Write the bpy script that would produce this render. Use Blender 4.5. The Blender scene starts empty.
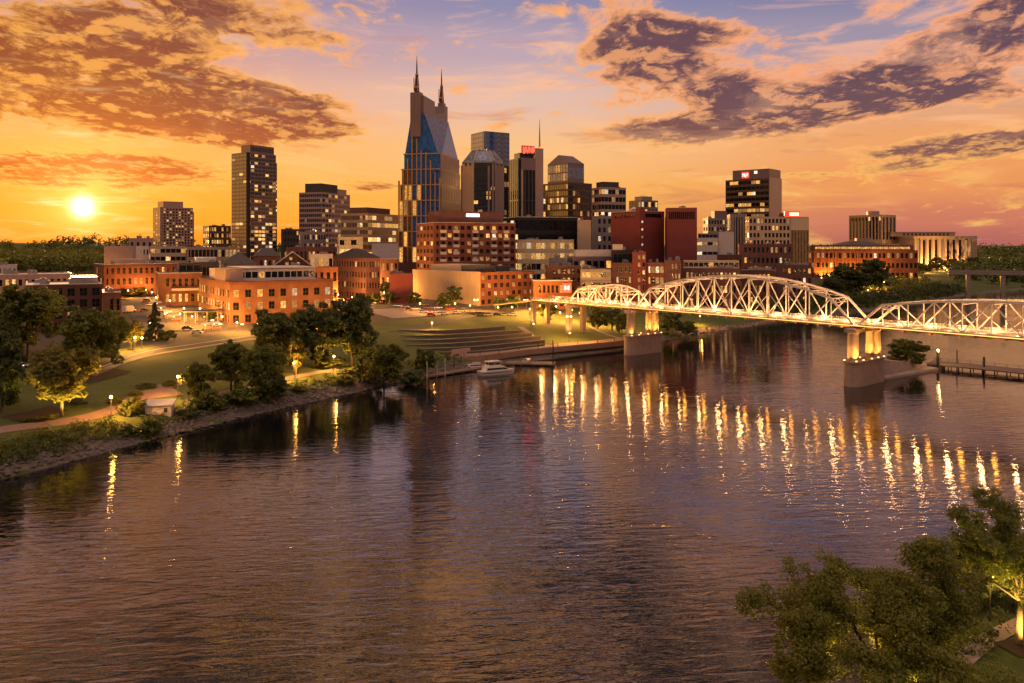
import bpy, bmesh, math, random
import numpy as np
from mathutils import Vector, Matrix

# ------------------------------------------------------------------ camera, sky, sun, exposure
sc = bpy.context.scene
col = sc.collection
F, H, CX, HY = 800.0, 45.0, 512.0, 245.0        # focal length (px), eye height (m), principal column, horizon row
cam_d = bpy.data.cameras.new('camera'); cam = bpy.data.objects.new('camera', cam_d); col.objects.link(cam)
cam.location = (0, 0, H); cam.rotation_euler = (math.pi / 2, 0, 0)
cam_d.sensor_width = 36; cam_d.lens = 36 * F / 1024; cam_d.shift_y = -(341.5 - HY) / 1024
cam_d.clip_start = 1; cam_d.clip_end = 20000
sc.camera = cam
sc.render.engine = 'CYCLES'
cy = sc.cycles
cy.max_bounces = 5; cy.diffuse_bounces = 2; cy.glossy_bounces = 3; cy.transmission_bounces = 2
cy.transparent_max_bounces = 4; cy.volume_bounces = 0
cy.caustics_reflective = False; cy.caustics_refractive = False
cy.sample_clamp_indirect = 4; cy.use_denoising = True; cy.use_light_tree = True
cy.sample_clamp_direct = 30
vs = sc.view_settings
sc.display_settings.display_device = 'sRGB'
vs.view_transform = 'Standard'; vs.look = 'None'; vs.gamma = 1; vs.exposure = 0.22; vs.use_curve_mapping = False

def lin(r, g, b):
    f = lambda c: c / 255 / 12.92 if c <= 10 else ((c / 255 + .055) / 1.055) ** 2.4
    return (f(r), f(g), f(b), 1)

class NT:
    """small helper for node trees"""
    def __init__(s, tree): s.t = tree; tree.nodes.clear()
    def n(s, typ, **kw):
        o = s.t.nodes.new(typ)
        for k, v in kw.items(): setattr(o, k, v)
        return o
    def put(s, sock, v):
        if v is None: return
        if isinstance(v, bpy.types.NodeSocket): s.t.links.new(v, sock)
        else: sock.default_value = v
    def m(s, op, a, b=None, c=None, clamp=False):
        o = s.n('ShaderNodeMath', operation=op, use_clamp=clamp)
        s.put(o.inputs[0], a); s.put(o.inputs[1], b); s.put(o.inputs[2], c)
        return o.outputs[0]
    def v(s, op, a, b=None, out=0):
        o = s.n('ShaderNodeVectorMath', operation=op)
        s.put(o.inputs[0], a); s.put(o.inputs[1], b)
        return o.outputs[out]
    def mr(s, v, a, b, c=0., d=1., typ='SMOOTHSTEP'):
        o = s.n('ShaderNodeMapRange', interpolation_type=typ)
        s.put(o.inputs['Value'], v)
        for k, x in zip(('From Min', 'From Max', 'To Min', 'To Max'), (a, b, c, d)): s.put(o.inputs[k], x)
        return o.outputs[0]
    def ramp(s, fac, stops, interp='EASE'):
        o = s.n('ShaderNodeValToRGB'); o.color_ramp.interpolation = interp
        e = o.color_ramp.elements
        while len(e) < len(stops): e.new(.5)
        for k, (p, c) in enumerate(sorted(stops)): e[k].position = p; e[k].color = c
        s.put(o.inputs[0], fac)
        return o.outputs[0]
    def mix(s, f, a, b, mode='MIX', clamp=True):
        o = s.n('ShaderNodeMix', data_type='RGBA', blend_type=mode, clamp_factor=clamp)
        s.put(o.inputs['Factor'], f); s.put(o.inputs[6], a); s.put(o.inputs[7], b)
        return o.outputs[2]
    def noise(s, vec, scale, detail=3, rough=.55, dist=0., lac=2.):
        o = s.n('ShaderNodeTexNoise')
        s.put(o.inputs['Vector'], vec)
        for k, x in (('Scale', scale), ('Detail', detail), ('Roughness', rough), ('Distortion', dist), ('Lacunarity', lac)):
            s.put(o.inputs[k], x)
        return o.outputs['Fac']
    def comb(s, x, y, z):
        o = s.n('ShaderNodeCombineXYZ')
        for k, q in enumerate((x, y, z)): s.put(o.inputs[k], q)
        return o.outputs[0]

SUN_V = Vector(((83 - CX) / F, 1.0, (HY - 207) / F)).normalized()
SUN_AZ = math.atan2(SUN_V.x, SUN_V.y); SUN_EL = math.asin(SUN_V.z)

def build_world():
    w = bpy.data.worlds.new('World'); sc.world = w; w.use_nodes = True
    t = NT(w.node_tree)
    tc = t.n('ShaderNodeTexCoord'); d = tc.outputs['Generated']
    sp = t.n('ShaderNodeSeparateXYZ'); t.put(sp.inputs[0], d); x, y, z = sp.outputs
    az = t.m('ARCTAN2', x, y); el = t.m('ARCSINE', z)
    f = t.m('DIVIDE', el, 1.2, clamp=True)
    P = lambda py: max(0., math.atan((HY - py) / F) / 1.2)
    L = t.ramp(f, [(P(242), lin(252, 138, 20)), (P(215), lin(254, 158, 40)), (P(165), lin(252, 172, 80)), (P(110), lin(236, 168, 124)), (P(55), lin(196, 150, 148)), (P(0), lin(160, 138, 160)), (.29, lin(206, 128, 82)), (.34, lin(112, 70, 58)), (.39, lin(34, 30, 36)), (.56, lin(34, 32, 42)), (.70, lin(60, 50, 54)), (.86, (.95, .60, .46, 1)), (1, (1.15, .76, .60, 1))])
    M = t.ramp(f, [(P(242), lin(253, 164, 48)), (P(200), lin(253, 184, 88)), (P(150), lin(249, 192, 132)), (P(100), lin(228, 188, 172)), (P(50), lin(188, 164, 178)), (P(0), lin(140, 138, 172)), (.27, lin(104, 90, 112)), (.32, lin(38, 34, 44)), (.40, lin(24, 23, 30)), (.56, lin(30, 30, 42)), (.70, lin(56, 50, 56)), (.86, (.95, .60, .46, 1)), (1, (1.15, .76, .60, 1))])
    Rr = t.ramp(f, [(P(243), lin(186, 106, 96)), (P(222), lin(208, 124, 98)), (P(190), lin(238, 152, 92)), (P(150), lin(240, 164, 104)), (P(105), lin(214, 166, 142)), (P(55), lin(160, 146, 166)), (P(0), lin(120, 124, 162)), (.27, lin(86, 80, 108)), (.32, lin(36, 34, 46)), (.40, lin(24, 24, 32)), (.56, lin(30, 30, 42)), (.70, lin(56, 50, 56)), (.86, (.95, .60, .46, 1)), (1, (1.15, .76, .60, 1))])
    B = t.ramp(f, [(0, (.10, .065, .07, 1)), (.09, (.14, .09, .09, 1)), (.23, (.50, .28, .20, 1)), (.42, (.78, .50, .39, 1)), (1, (.85, .60, .50, 1))])  # unseen sky behind the camera, brightened to light the facades
    base = t.mix(t.mr(az, -.5, .02), L, M)
    base = t.mix(t.mr(az, .0, .46), base, Rr)
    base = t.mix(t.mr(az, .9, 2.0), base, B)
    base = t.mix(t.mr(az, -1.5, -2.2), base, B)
    # ---- sun and its glow
    dt = t.v('DOT_PRODUCT', d, tuple(SUN_V), out=1)
    ang = t.m('ARCCOSINE', t.m('MINIMUM', dt, 1.0))
    g0 = t.m('EXPONENT', t.m('MULTIPLY', t.m('POWER', t.m('MULTIPLY', ang, 1 / .0095), 2.), -1.))
    g1 = t.m('EXPONENT', t.m('MULTIPLY', ang, -1 / .030))
    g2 = t.m('EXPONENT', t.m('MULTIPLY', ang, -1 / .13))
    # added orange glow left of the frame, gilding the towers' left sides
    gl_ = t.m('MULTIPLY', t.m('MULTIPLY', t.mr(az, -.62, -1.0), t.mr(az, -2.0, -1.5)), t.mr(el, .40, .12))
    # ---- clouds
    zz = t.m('ADD', t.m('MAXIMUM', z, 0.), .16)
    q = t.comb(t.m('DIVIDE', x, zz), t.m('DIVIDE', y, zz), 0.)
    pv = t.comb(az, el, 0.)
    #      px   py   rx   ry  rot  weight
    blobs = [(85, 66, 190, 50, 6, .50), (245, 98, 125, 24, 4, .42), (60, 112, 150, 22, 0, .36), (215, 14, 190, 26, 8, .27), (110, 28, 120, 16, 10, .2), (385, 18, 50, 16, 14, .12),
             (90, 172, 175, 19, -2, .62), (215, 134, 85, 16, 4, .54), (310, 131, 66, 12, 2, .50), (365, 186, 44, 8, 0, .44), (60, 205, 200, 9, 0, .10),
             (632, 48, 58, 50, 40, .42), (700, 72, 80, 36, 20, .40), (812, 108, 160, 26, -6, .50), (935, 92, 70, 12, -8, .34), (690, 128, 120, 14, 0, .36), (600, 136, 50, 8, 0, .2),
             (940, 44, 130, 26, -24, .46), (1010, 30, 60, 34, -20, .40), (980, 146, 130, 18, -4, .48), (870, 150, 80, 9, -2, .28), (860, 172, 90, 8, -2, .24), (900, 8, 90, 16, -10, .26),
             (540, 9, 34, 8, 6, .30), (790, 42, 40, 9, 0, .26), (715, 28, 60, 18, 6, .32), (720, 90, 60, 12, 0, .2), (800, 176, 40, 5, 0, .16), (1000, 95, 60, 12, -6, .26),
             (600, 78, 60, 8, 0, .10), (960, 182, 80, 10, 0, .12),
             (330, -110, 200, 30, 6, .30), (560, -170, 200, 30, -6, .30), (800, -90, 180, 36, -8, .34), (1000, -150, 200, 50, 0, .34)]
    cov = None
    for bx, by, rx, ry, rot, wt in blobs:
        a0 = math.atan((bx - CX) / F); ca = math.cos(a0)
        e0 = math.atan((HY - by) / F * ca)
        mp = t.n('ShaderNodeMapping', vector_type='TEXTURE')
        t.put(mp.inputs['Vector'], pv)
        mp.inputs['Location'].default_value = (a0, e0, 0)
        mp.inputs['Rotation'].default_value = (0, 0, math.radians(-rot))
        mp.inputs['Scale'].default_value = (rx / F * ca * ca, ry / F * ca, 1)
        ln = t.v('LENGTH', mp.outputs[0], out=1)
        b = t.mr(ln, 0.1, 1.45, wt * .92, 0.)
        cov = b if cov is None else t.m('ADD', cov, b)
    cov = t.m('ADD', t.m('MINIMUM', cov, .46), t.mr(el, .05, .16, .0, .085))
    def field(shift):
        qq = t.v('ADD', q, shift)
        n1 = t.noise(t.v('MULTIPLY', qq, (1.15, .85, 1.)), 2.2, 10, .62, .5)
        n2 = t.noise(t.v('MULTIPLY', qq, (1.2, .9, 1.)), 8.5, 7, .66, .6)
        n = t.m('ADD', t.m('MULTIPLY', n1, .60), t.m('MULTIPLY', n2, .40))
        return t.m('ADD', t.m('MULTIPLY', t.m('SUBTRACT', n, .5), 2.0), .42)
    nA = field((3.1, 7.7, 0.)); nB = field((3.1 - .05, 7.7 + .085, 0.))
    dA = t.m('ADD', nA, cov)
    den = t.mr(dA, .55, .76)
    core = t.mr(t.m('ADD', dA, t.mr(az, -.55, .1, .075, 0., 'LINEAR')), .67, .92)
    rim = t.mr(t.m('SUBTRACT', nA, nB), .0, .18)
    sunside = t.mr(az, -.55, .35, 1., 0., 'LINEAR')
    low = t.mr(el, .03, .2, 1., 0.)
    hi = t.mix(sunside, lin(255, 172, 122), lin(255, 178, 78))
    hi = t.mix(low, hi, lin(255, 190, 92))
    dark = t.mix(sunside, lin(98, 70, 84), lin(116, 46, 34))
    dark = t.mix(t.m('MULTIPLY', low, .9), dark, t.mix(sunside, lin(150, 96, 84), lin(206, 78, 14)))
    mid = t.mix(.5, hi, dark)
    cc = t.mix(core, hi, dark)
    cc = t.mix(t.m('MULTIPLY', rim, t.m('SUBTRACT', 1., t.m('MULTIPLY', core, .30))), cc, hi)
    front = t.mr(y, .1, .4)
    sky = t.mix(t.m('MULTIPLY', t.m('MULTIPLY', den, .97), front), base, cc)
    # faint high wisps over the whole west
    wn = t.noise(t.v('ADD', t.v('MULTIPLY', pv, (5.5, 26., 1.)), (2.3, 9.1, 0.)), 1., 7, .62, .8)
    wf = t.m('MULTIPLY', t.mr(wn, .50, .68), front)
    wc = t.mix(low, t.mix(sunside, lin(250, 184, 150), lin(255, 200, 150)), lin(255, 196, 104))
    sky = t.mix(t.m('MULTIPLY', wf, t.m('SUBTRACT', t.mr(az, -.5, .1, .5, .8), t.m('MULTIPLY', den, .45))), sky, wc)
    wn2 = t.noise(t.v('ADD', t.v('MULTIPLY', pv, (6., 34., 1.)), (7.3, 1.1, 0.)), 1., 7, .62, .7)
    sky = t.mix(t.m('MULTIPLY', t.m('MULTIPLY', t.mr(wn2, .56, .74), front), t.mr(el, .26, .03, .25, .6)), sky, t.mix(sunside, lin(176, 106, 96), lin(222, 112, 40)))
    # thin bright streaks near the sun
    st = t.noise(t.v('MULTIPLY', pv, (9., 70., 1.)), 1., 5, .6, .6)
    stf = t.m('MULTIPLY', t.mr(st, .55, .74), t.m('EXPONENT', t.m('MULTIPLY', ang, -1 / .16)))
    sky = t.mix(t.m('MULTIPLY', stf, .75), sky, (1., .82, .42, 1))
    def addc(base, fac, colr, k):
        s = t.v('SCALE', colr); sn = s.node; sn.inputs[0].default_value = colr[:3]
        t.put(sn.inputs['Scale'], t.m('MULTIPLY', fac, k))
        return t.v('ADD', base, s)
    sky = addc(sky, gl_, (1., .44, .09), 1.5)
    sky = addc(sky, g2, (1., .30, .02), .42)
    sky = addc(sky, g1, (1., .58, .18), .95)
    sky = addc(sky, g0, (1., .90, .62), 3.2)
    bg1 = t.n('ShaderNodeBackground'); t.put(bg1.inputs[0], sky); bg1.inputs[1].default_value = .85
    ns = t.n('ShaderNodeTexSky', sky_type='NISHITA'); ns.sun_disc = False
    ns.sun_elevation = SUN_EL; ns.sun_rotation = SUN_AZ; ns.air_density = 1.5; ns.dust_density = 2.
    bg2 = t.n('ShaderNodeBackground'); t.put(bg2.inputs[0], ns.outputs[0]); bg2.inputs[1].default_value = .006
    ad = t.n('ShaderNodeAddShader'); t.put(ad.inputs[0], bg1.outputs[0]); t.put(ad.inputs[1], bg2.outputs[0])
    out = t.n('ShaderNodeOutputWorld'); t.put(out.inputs[0], ad.outputs[0])
build_world()
sun_d = bpy.data.lights.new('sun', 'SUN'); sun_d.energy = 5.0; sun_d.angle = math.radians(.5); sun_d.color = (1, .50, .16)
sun = bpy.data.objects.new('sun', sun_d); col.objects.link(sun)
sun.rotation_euler = (-SUN_V).to_track_quat('-Z', 'Y').to_euler()
sun.location = SUN_V * 500

# ------------------------------------------------------------------ helpers
rnd = random.Random(11)
def gx(px, Y): return (px - CX) / F * Y
def gz(py, Y): return H - (py - HY) / F * Y

def tag(o, label=None, cat=None, group=None, kind=None):
    if label: o['label'] = label
    if cat: o['category'] = cat
    if group: o['group'] = group
    if kind: o['kind'] = kind
    return o
def empty(name, loc, rz=0, label=None, cat=None, group=None):
    o = bpy.data.objects.new(name, None); col.objects.link(o)
    o.location = loc; o.rotation_euler = (0, 0, rz); o.empty_display_size = 1
    return tag(o, label, cat, group)
def link(name, me, parent=None, loc=(0, 0, 0)):
    o = bpy.data.objects.new(name, me); col.objects.link(o); o.location = loc
    if parent: o.parent = parent
    return o
KIDS = {}
def copy_tree(o, parent=None):
    c = o.copy(); col.objects.link(c)
    if parent: c.parent = parent
    for ch in list(o.children): copy_tree(ch, c)
    return c

class MB:
    """collects simple solids and links them as one mesh"""
    def __init__(s): s.v = []; s.f = []; s.mi = []
    def add(s, vs_, fs, mi=0):
        b = len(s.v); s.v += [tuple(p) for p in vs_]
        for q in fs: s.f.append(tuple(b + i for i in q)); s.mi.append(mi)
        return s
    def box(s, x0, x1, y0, y1, z0, z1, mi=0):
        return s.add([(x0, y0, z0), (x1, y0, z0), (x1, y1, z0), (x0, y1, z0), (x0, y0, z1), (x1, y0, z1), (x1, y1, z1), (x0, y1, z1)],
                     [(0, 3, 2, 1), (4, 5, 6, 7), (0, 1, 5, 4), (1, 2, 6, 5), (2, 3, 7, 6), (3, 0, 4, 7)], mi)
    def beam(s, p, q, w, h=None, mi=0, up=(0, 0, 1)):
        p = Vector(p); q = Vector(q); d = (q - p)
        if d.length < 1e-6: return s
        d.normalize(); u = Vector(up)
        if abs(d.dot(u)) > .98: u = Vector((1, 0, 0))
        sx = d.cross(u).normalized() * (w / 2); sy = sx.normalized().cross(d) * ((h or w) / 2)
        vs_ = [p - sx - sy, p + sx - sy, p + sx + sy, p - sx + sy, q - sx - sy, q + sx - sy, q + sx + sy, q - sx + sy]
        return s.add(vs_, [(0, 3, 2, 1), (4, 5, 6, 7), (0, 1, 5, 4), (1, 2, 6, 5), (2, 3, 7, 6), (3, 0, 4, 7)], mi)
    def tube(s, pts, n=8, mi=0):
        """pts: list of (point, radius)"""
        rings = []
        for k, (p, r) in enumerate(pts):
            p = Vector(p)
            a = Vector(pts[max(k - 1, 0)][0]); b = Vector(pts[min(k + 1, len(pts) - 1)][0])
            d = (b - a).normalized(); u = Vector((0, 0, 1)) if abs(d.z) < .95 else Vector((1, 0, 0))
            e1 = d.cross(u).normalized(); e2 = e1.cross(d)
            rings.append([p + (e1 * math.cos(2 * math.pi * i / n) + e2 * math.sin(2 * math.pi * i / n)) * r for i in range(n)])
        vs_ = [p for r in rings for p in r]
        fs = []
        for k in range(len(rings) - 1):
            for i in range(n):
                j = (i + 1) % n
                fs.append((k * n + i, k * n + j, (k + 1) * n + j, (k + 1) * n + i))
        fs.append(tuple(range(n))[::-1]); fs.append(tuple(range((len(rings) - 1) * n, len(rings) * n)))
        return s.add(vs_, fs, mi)
    def prism(s, poly, z0, z1, mi=0, top=None):
        n = len(poly); tp = top or poly
        vs_ = [(x, y, z0) for x, y in poly] + [(x, y, z1) for x, y in tp]
        fs = [tuple(range(n))[::-1], tuple(range(n, 2 * n))] + [(i, (i + 1) % n, n + (i + 1) % n, n + i) for i in range(n)]
        return s.add(vs_, fs, mi)
    def ball(s, c, r, n=8, m=5, mi=0, sz=1.):
        c = Vector(c)
        vs_ = [c + Vector((0, 0, r * sz))]
        for k in range(1, m):
            a = math.pi * k / m
            vs_ += [c + Vector((r * math.sin(a) * math.cos(2 * math.pi * i / n), r * math.sin(a) * math.sin(2 * math.pi * i / n), r * sz * math.cos(a))) for i in range(n)]
        vs_.append(c - Vector((0, 0, r * sz)))
        fs = [(0, 1 + i, 1 + (i + 1) % n) for i in range(n)]
        for k in range(m - 2):
            for i in range(n):
                a = 1 + k * n + i; b = 1 + k * n + (i + 1) % n
                fs.append((a, a + n, b + n, b))
        e = len(vs_) - 1; k = 1 + (m - 2) * n
        fs += [(e, k + (i + 1) % n, k + i) for i in range(n)]
        return s.add(vs_, fs, mi)
    def mesh(s, name, mats):
        me = bpy.data.meshes.new(name); me.from_pydata(s.v, [], s.f)
        for m in (mats if isinstance(mats, (list, tuple)) else [mats]): me.materials.append(m)
        if any(s.mi): me.polygons.foreach_set('material_index', s.mi)
        me.update(); return me
    def build(s, name, mats, parent=None, loc=(0, 0, 0), smooth=False):
        me = s.mesh(name, mats)
        if smooth: me.polygons.foreach_set('use_smooth', [True] * len(me.polygons))
        return link(name, me, parent, loc)

# ------------------------------------------------------------------ materials
MATS = {}
def pbr(name, colr, rough=.8, var=.25, scale=.35, metal=0., ior=1.45, streak=0., bump=0., bscale=4., fine=3.):
    """plain surface whose colour varies with patches, fine grain and vertical weather streaks"""
    if name in MATS: return MATS[name]
    m = bpy.data.materials.new(name); m.use_nodes = True; t = NT(m.node_tree)
    tc = t.n('ShaderNodeTexCoord'); P = tc.outputs['Object']
    p = t.n('ShaderNodeBsdfPrincipled'); out = t.n('ShaderNodeOutputMaterial'); t.put(out.inputs[0], p.outputs[0])
    n1 = t.noise(P, scale, 4, .6); n2 = t.noise(P, fine, 2, .6)
    k = t.m('ADD', t.m('MULTIPLY', t.m('SUBTRACT', n1, .5), var * 2.4), t.m('MULTIPLY', t.m('SUBTRACT', n2, .5), var * 1.6))
    if streak:
        n3 = t.noise(t.v('MULTIPLY', P, (1.3, 1.3, .06)), 1., 3, .6)
        k = t.m('ADD', k, t.m('MULTIPLY', t.m('SUBTRACT', n3, .5), streak * 2))
    oi = t.n('ShaderNodeObjectInfo')
    k = t.m('ADD', k, t.m('MULTIPLY', t.m('SUBTRACT', oi.outputs['Random'], .5), var * .25))
    k = t.m('MAXIMUM', t.m('ADD', k, 1.), .15)
    s = t.v('SCALE', colr[:3]); t.put(s.node.inputs['Scale'], k); s.node.inputs[0].default_value = colr[:3]
    t.put(p.inputs['Base Color'], s)
    p.inputs['Roughness'].default_value = rough; p.inputs['Metallic'].default_value = metal; p.inputs['IOR'].default_value = ior
    if bump:
        b = t.n('ShaderNodeBump'); b.inputs['Strength'].default_value = bump; b.inputs['Distance'].default_value = .1
        t.put(b.inputs['Height'], t.noise(P, bscale, 4, .6)); t.put(p.inputs['Normal'], b.outputs[0])
    MATS[name] = m; return m
def emis(name, colr, strength):
    if name in MATS: return MATS[name]
    m = bpy.data.materials.new(name); m.use_nodes = True; t = NT(m.node_tree)
    p = t.n('ShaderNodeBsdfPrincipled'); out = t.n('ShaderNodeOutputMaterial'); t.put(out.inputs[0], p.outputs[0])
    p.inputs['Base Color'].default_value = (.1, .09, .08, 1); p.inputs['Roughness'].default_value = .3
    p.inputs['Emission Color'].default_value = (*colr, 1); p.inputs['Emission Strength'].default_value = strength
    if strength < 4: m.cycles.emission_sampling = 'NONE'
    MATS[name] = m; return m
def litwin(name, colr, strength):
    """a lit room behind glass: light varies over the pane"""
    m = emis(name, colr, strength); t = m.node_tree
    p = [n for n in t.nodes if n.type == 'BSDF_PRINCIPLED'][0]
    T = NT.__new__(NT); T.t = t
    tc = T.n('ShaderNodeTexCoord'); oi = T.n('ShaderNodeObjectInfo')
    v = T.v('ADD', tc.outputs['Object'], T.v('SCALE', (9., 5., 7.)))
    n = T.noise(v, .9, 2, .7)
    k = T.m('MULTIPLY', T.mr(n, .3, .7, .25, 1.5), T.m('ADD', .55, T.m('MULTIPLY', oi.outputs['Random'], .9)))
    T.put(p.inputs['Emission Strength'], T.m('MULTIPLY', k, strength))
    return m
def glass(name, colr, rough=.06, ior=1.9, metal=0., wob=.05):
    m = bpy.data.materials.new(name); m.use_nodes = True; t = NT(m.node_tree)
    p = t.n('ShaderNodeBsdfPrincipled'); out = t.n('ShaderNodeOutputMaterial'); t.put(out.inputs[0], p.outputs[0])
    tc = t.n('ShaderNodeTexCoord')
    n = t.noise(tc.outputs['Object'], .45, 2, .5)
    p.inputs['Roughness'].default_value = rough; p.inputs['IOR'].default_value = ior; p.inputs['Metallic'].default_value = metal
    s = t.v('SCALE', colr[:3]); s.node.inputs[0].default_value = colr[:3]; t.put(s.node.inputs['Scale'], t.mr(n, .3, .7, .6, 1.4))
    t.put(p.inputs['Base Color'], s)
    b = t.n('ShaderNodeBump'); b.inputs['Strength'].default_value = wob; b.inputs['Distance'].default_value = 1.; t.put(b.inputs['Height'], n)
    t.put(p.inputs['Normal'], b.outputs[0])
    MATS[name] = m; return m
# ------------------------------------------------------------------ terrain, river, roads
W_SHORE = [(-420, -40), (-200, 60), (-125, 118), (-98, 153), (-87, 178), (-69, 212), (-48, 245), (-25, 277), (3, 308), (48, 343), (89, 400), (154, 467), (240, 537), (340, 640), (420, 730), (620, 880), (1100, 1150), (2600, 1900)]
E_SHORE = [(-160, -420), (-30, -120), (4, -10), (20, 40), (27.5, 73), (37, 83), (51, 97), (69, 113), (106, 146), (150, 200), (215, 262), (310, 380), (420, 500), (640, 654), (900, 800), (1300, 980), (2700, 1600)]
RIVER = W_SHORE + E_SHORE[::-1]
def _seg(x, y, pts):
    best = np.full(x.shape, 1e9)
    for (ax, ay), (bx, by) in zip(pts[:-1], pts[1:]):
        dx, dy = bx - ax, by - ay
        t = np.clip(((x - ax) * dx + (y - ay) * dy) / (dx * dx + dy * dy), 0, 1)
        best = np.minimum(best, np.hypot(x - ax - t * dx, y - ay - t * dy))
    return best
def _inside(x, y, poly):
    c = np.zeros(x.shape, bool); j = len(poly) - 1
    for i in range(len(poly)):
        (xi, yi), (xj, yj) = poly[i], poly[j]
        if yi != yj:
            c ^= ((yi > y) != (yj > y)) & (x < (xj - xi) * (y - yi) / (yj - yi) + xi)
        j = i
    return c
def shore(x, y):
    x = np.asarray(x, float); y = np.asarray(y, float)
    wob = 1.2 * np.sin(x * .06 + y * .05) + .7 * np.sin(x * .13 - y * .11)
    d = np.minimum(_seg(x, y, W_SHORE), _seg(x, y, E_SHORE)) + wob * .6
    return np.where(_inside(x, y, RIVER), -d, d)
def height(x, y):
    x = np.asarray(x, float); y = np.asarray(y, float)
    s = shore(x, y)
    h = np.interp(s, [-60, -8, 0, 7, 60, 200, 500, 2000, 6000], [-6, -3, 0, 3.1, 8, 12, 16, 24, 36])
    h = h + np.where(s > 8, .35 * np.sin(x * .045 + 1) * np.sin(y * .038) * np.clip((s - 8) / 30, 0, 1), 0)
    g = lambda cx, cy_, rx, ry, k: k * np.exp(-((x - cx) / rx) ** 2 - ((y - cy_) / ry) ** 2)
    h = h + g(-1250, 1850, 420, 330, 26) + g(-800, 2100, 260, 300, 16) + g(-1800, 1800, 400, 500, 30)
    h = h + g(1500, 2100, 700, 400, 10) + g(-200, 3200, 1500, 600, 12)
    return h
def ter(x, y): return float(height(np.array([x]), np.array([y]))[0])
def G(px, py, lift=0.):
    """the ground point seen at a pixel of the photograph"""
    Y = np.linspace(50, 2500, 4901)
    x = (px - CX) / F * Y; z = H - (py - HY) / F * Y
    k = np.argmax(np.maximum(height(x, Y), 0) >= z)
    return Vector((x[k], Y[k], max(ter(x[k], Y[k]), 0) + lift))

# grass with mown variation, paving, water
def ground_mat():
    m = bpy.data.materials.new('grass_ground'); m.use_nodes = True; t = NT(m.node_tree)
    P = t.n('ShaderNodeTexCoord').outputs['Object']
    n1 = t.noise(P, .045, 5, .6); n2 = t.noise(P, .6, 4, .7); n3 = t.noise(P, 5., 2, .6)
    c = t.mix(t.mr(n1, .35, .65), (.046, .078, .012, 1), (.088, .108, .018, 1))
    c = t.mix(t.m('MULTIPLY', t.mr(n2, .45, .75), .6), c, (.030, .034, .010, 1))
    c = t.mix(t.m('MULTIPLY', t.mr(n3, .4, .7), .35), c, (.10, .09, .028, 1))
    p = t.n('ShaderNodeBsdfPrincipled'); out = t.n('ShaderNodeOutputMaterial'); t.put(out.inputs[0], p.outputs[0])
    t.put(p.inputs['Base Color'], c); p.inputs['Roughness'].default_value = .95
    b = t.n('ShaderNodeBump'); b.inputs['Strength'].default_value = .6; b.inputs['Distance'].default_value = .15
    t.put(b.inputs['Height'], t.m('ADD', n2, n3)); t.put(p.inputs['Normal'], b.outputs[0])
    return m
def water_mat():
    m = bpy.data.materials.new('river_water'); m.use_nodes = True; t = NT(m.node_tree)
    P = t.n('ShaderNodeTexCoord').outputs['Object']
    rot = t.n('ShaderNodeMapping'); t.put(rot.inputs['Vector'], P); rot.inputs['Rotation'].default_value = (0, 0, -.12)
    wv = t.v('MULTIPLY', rot.outputs[0], (.30, 1., 1.))
    n0 = t.noise(P, .022, 3, .55, .5)                  # calm and ruffled patches
    n1 = t.noise(wv, .30, 2, .5, .6)
    n2 = t.noise(wv, .85, 3, .5, .5)
    n3 = t.noise(wv, 3.0, 2, .5, .3)
    p = t.n('ShaderNodeBsdfPrincipled'); out = t.n('ShaderNodeOutputMaterial'); t.put(out.inputs[0], p.outputs[0])
    p.inputs['Base Color'].default_value = (.005, .005, .008, 1)
    p.inputs['Roughness'].default_value = .035; p.inputs['IOR'].default_value = WIOR
    h = t.m('ADD', t.m('MULTIPLY', n1, .34), t.m('MULTIPLY', n2, .34))
    h = t.m('ADD', h, t.m('MULTIPLY', n3, .035))
    sy = t.n('ShaderNodeSeparateXYZ'); t.put(sy.inputs[0], P)
    h = t.m('MULTIPLY', h, t.m('MULTIPLY', t.mr(n0, .35, .65, .55, 1.3), t.mr(sy.outputs[1], 90., 300., .88, .50, 'LINEAR')))
    b = t.n('ShaderNodeBump'); b.inputs['Strength'].default_value = 1.; b.inputs['Distance'].default_value = WAVE
    t.put(b.inputs['Height'], h); t.put(p.inputs['Normal'], b.outputs[0])
    return m
WAVE = .32; WIOR = 3.1
M_GRASS = ground_mat()
M_PAVE = pbr('city_paving', (.085, .062, .050), .9, .35, .02, fine=.3)
M_ROAD = pbr('asphalt', (.062, .056, .056), .85, .25, .08, fine=2.)
M_WALK = pbr('pale_concrete', (.28, .22, .19), .85, .2, .2)
M_PAVER = pbr('pink_pavers', (.26, .165, .13), .85, .25, .3)
M_PAINT = pbr('road_paint', (.75, .72, .62), .7, .15, 1.)
M_MULCH = pbr('mulch', (.045, .026, .017), .95, .4, .8)
M_ROCK = pbr('riprap_stone', (.135, .108, .094), .9, .5, .7, bump=.5, fine=1.2)

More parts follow.
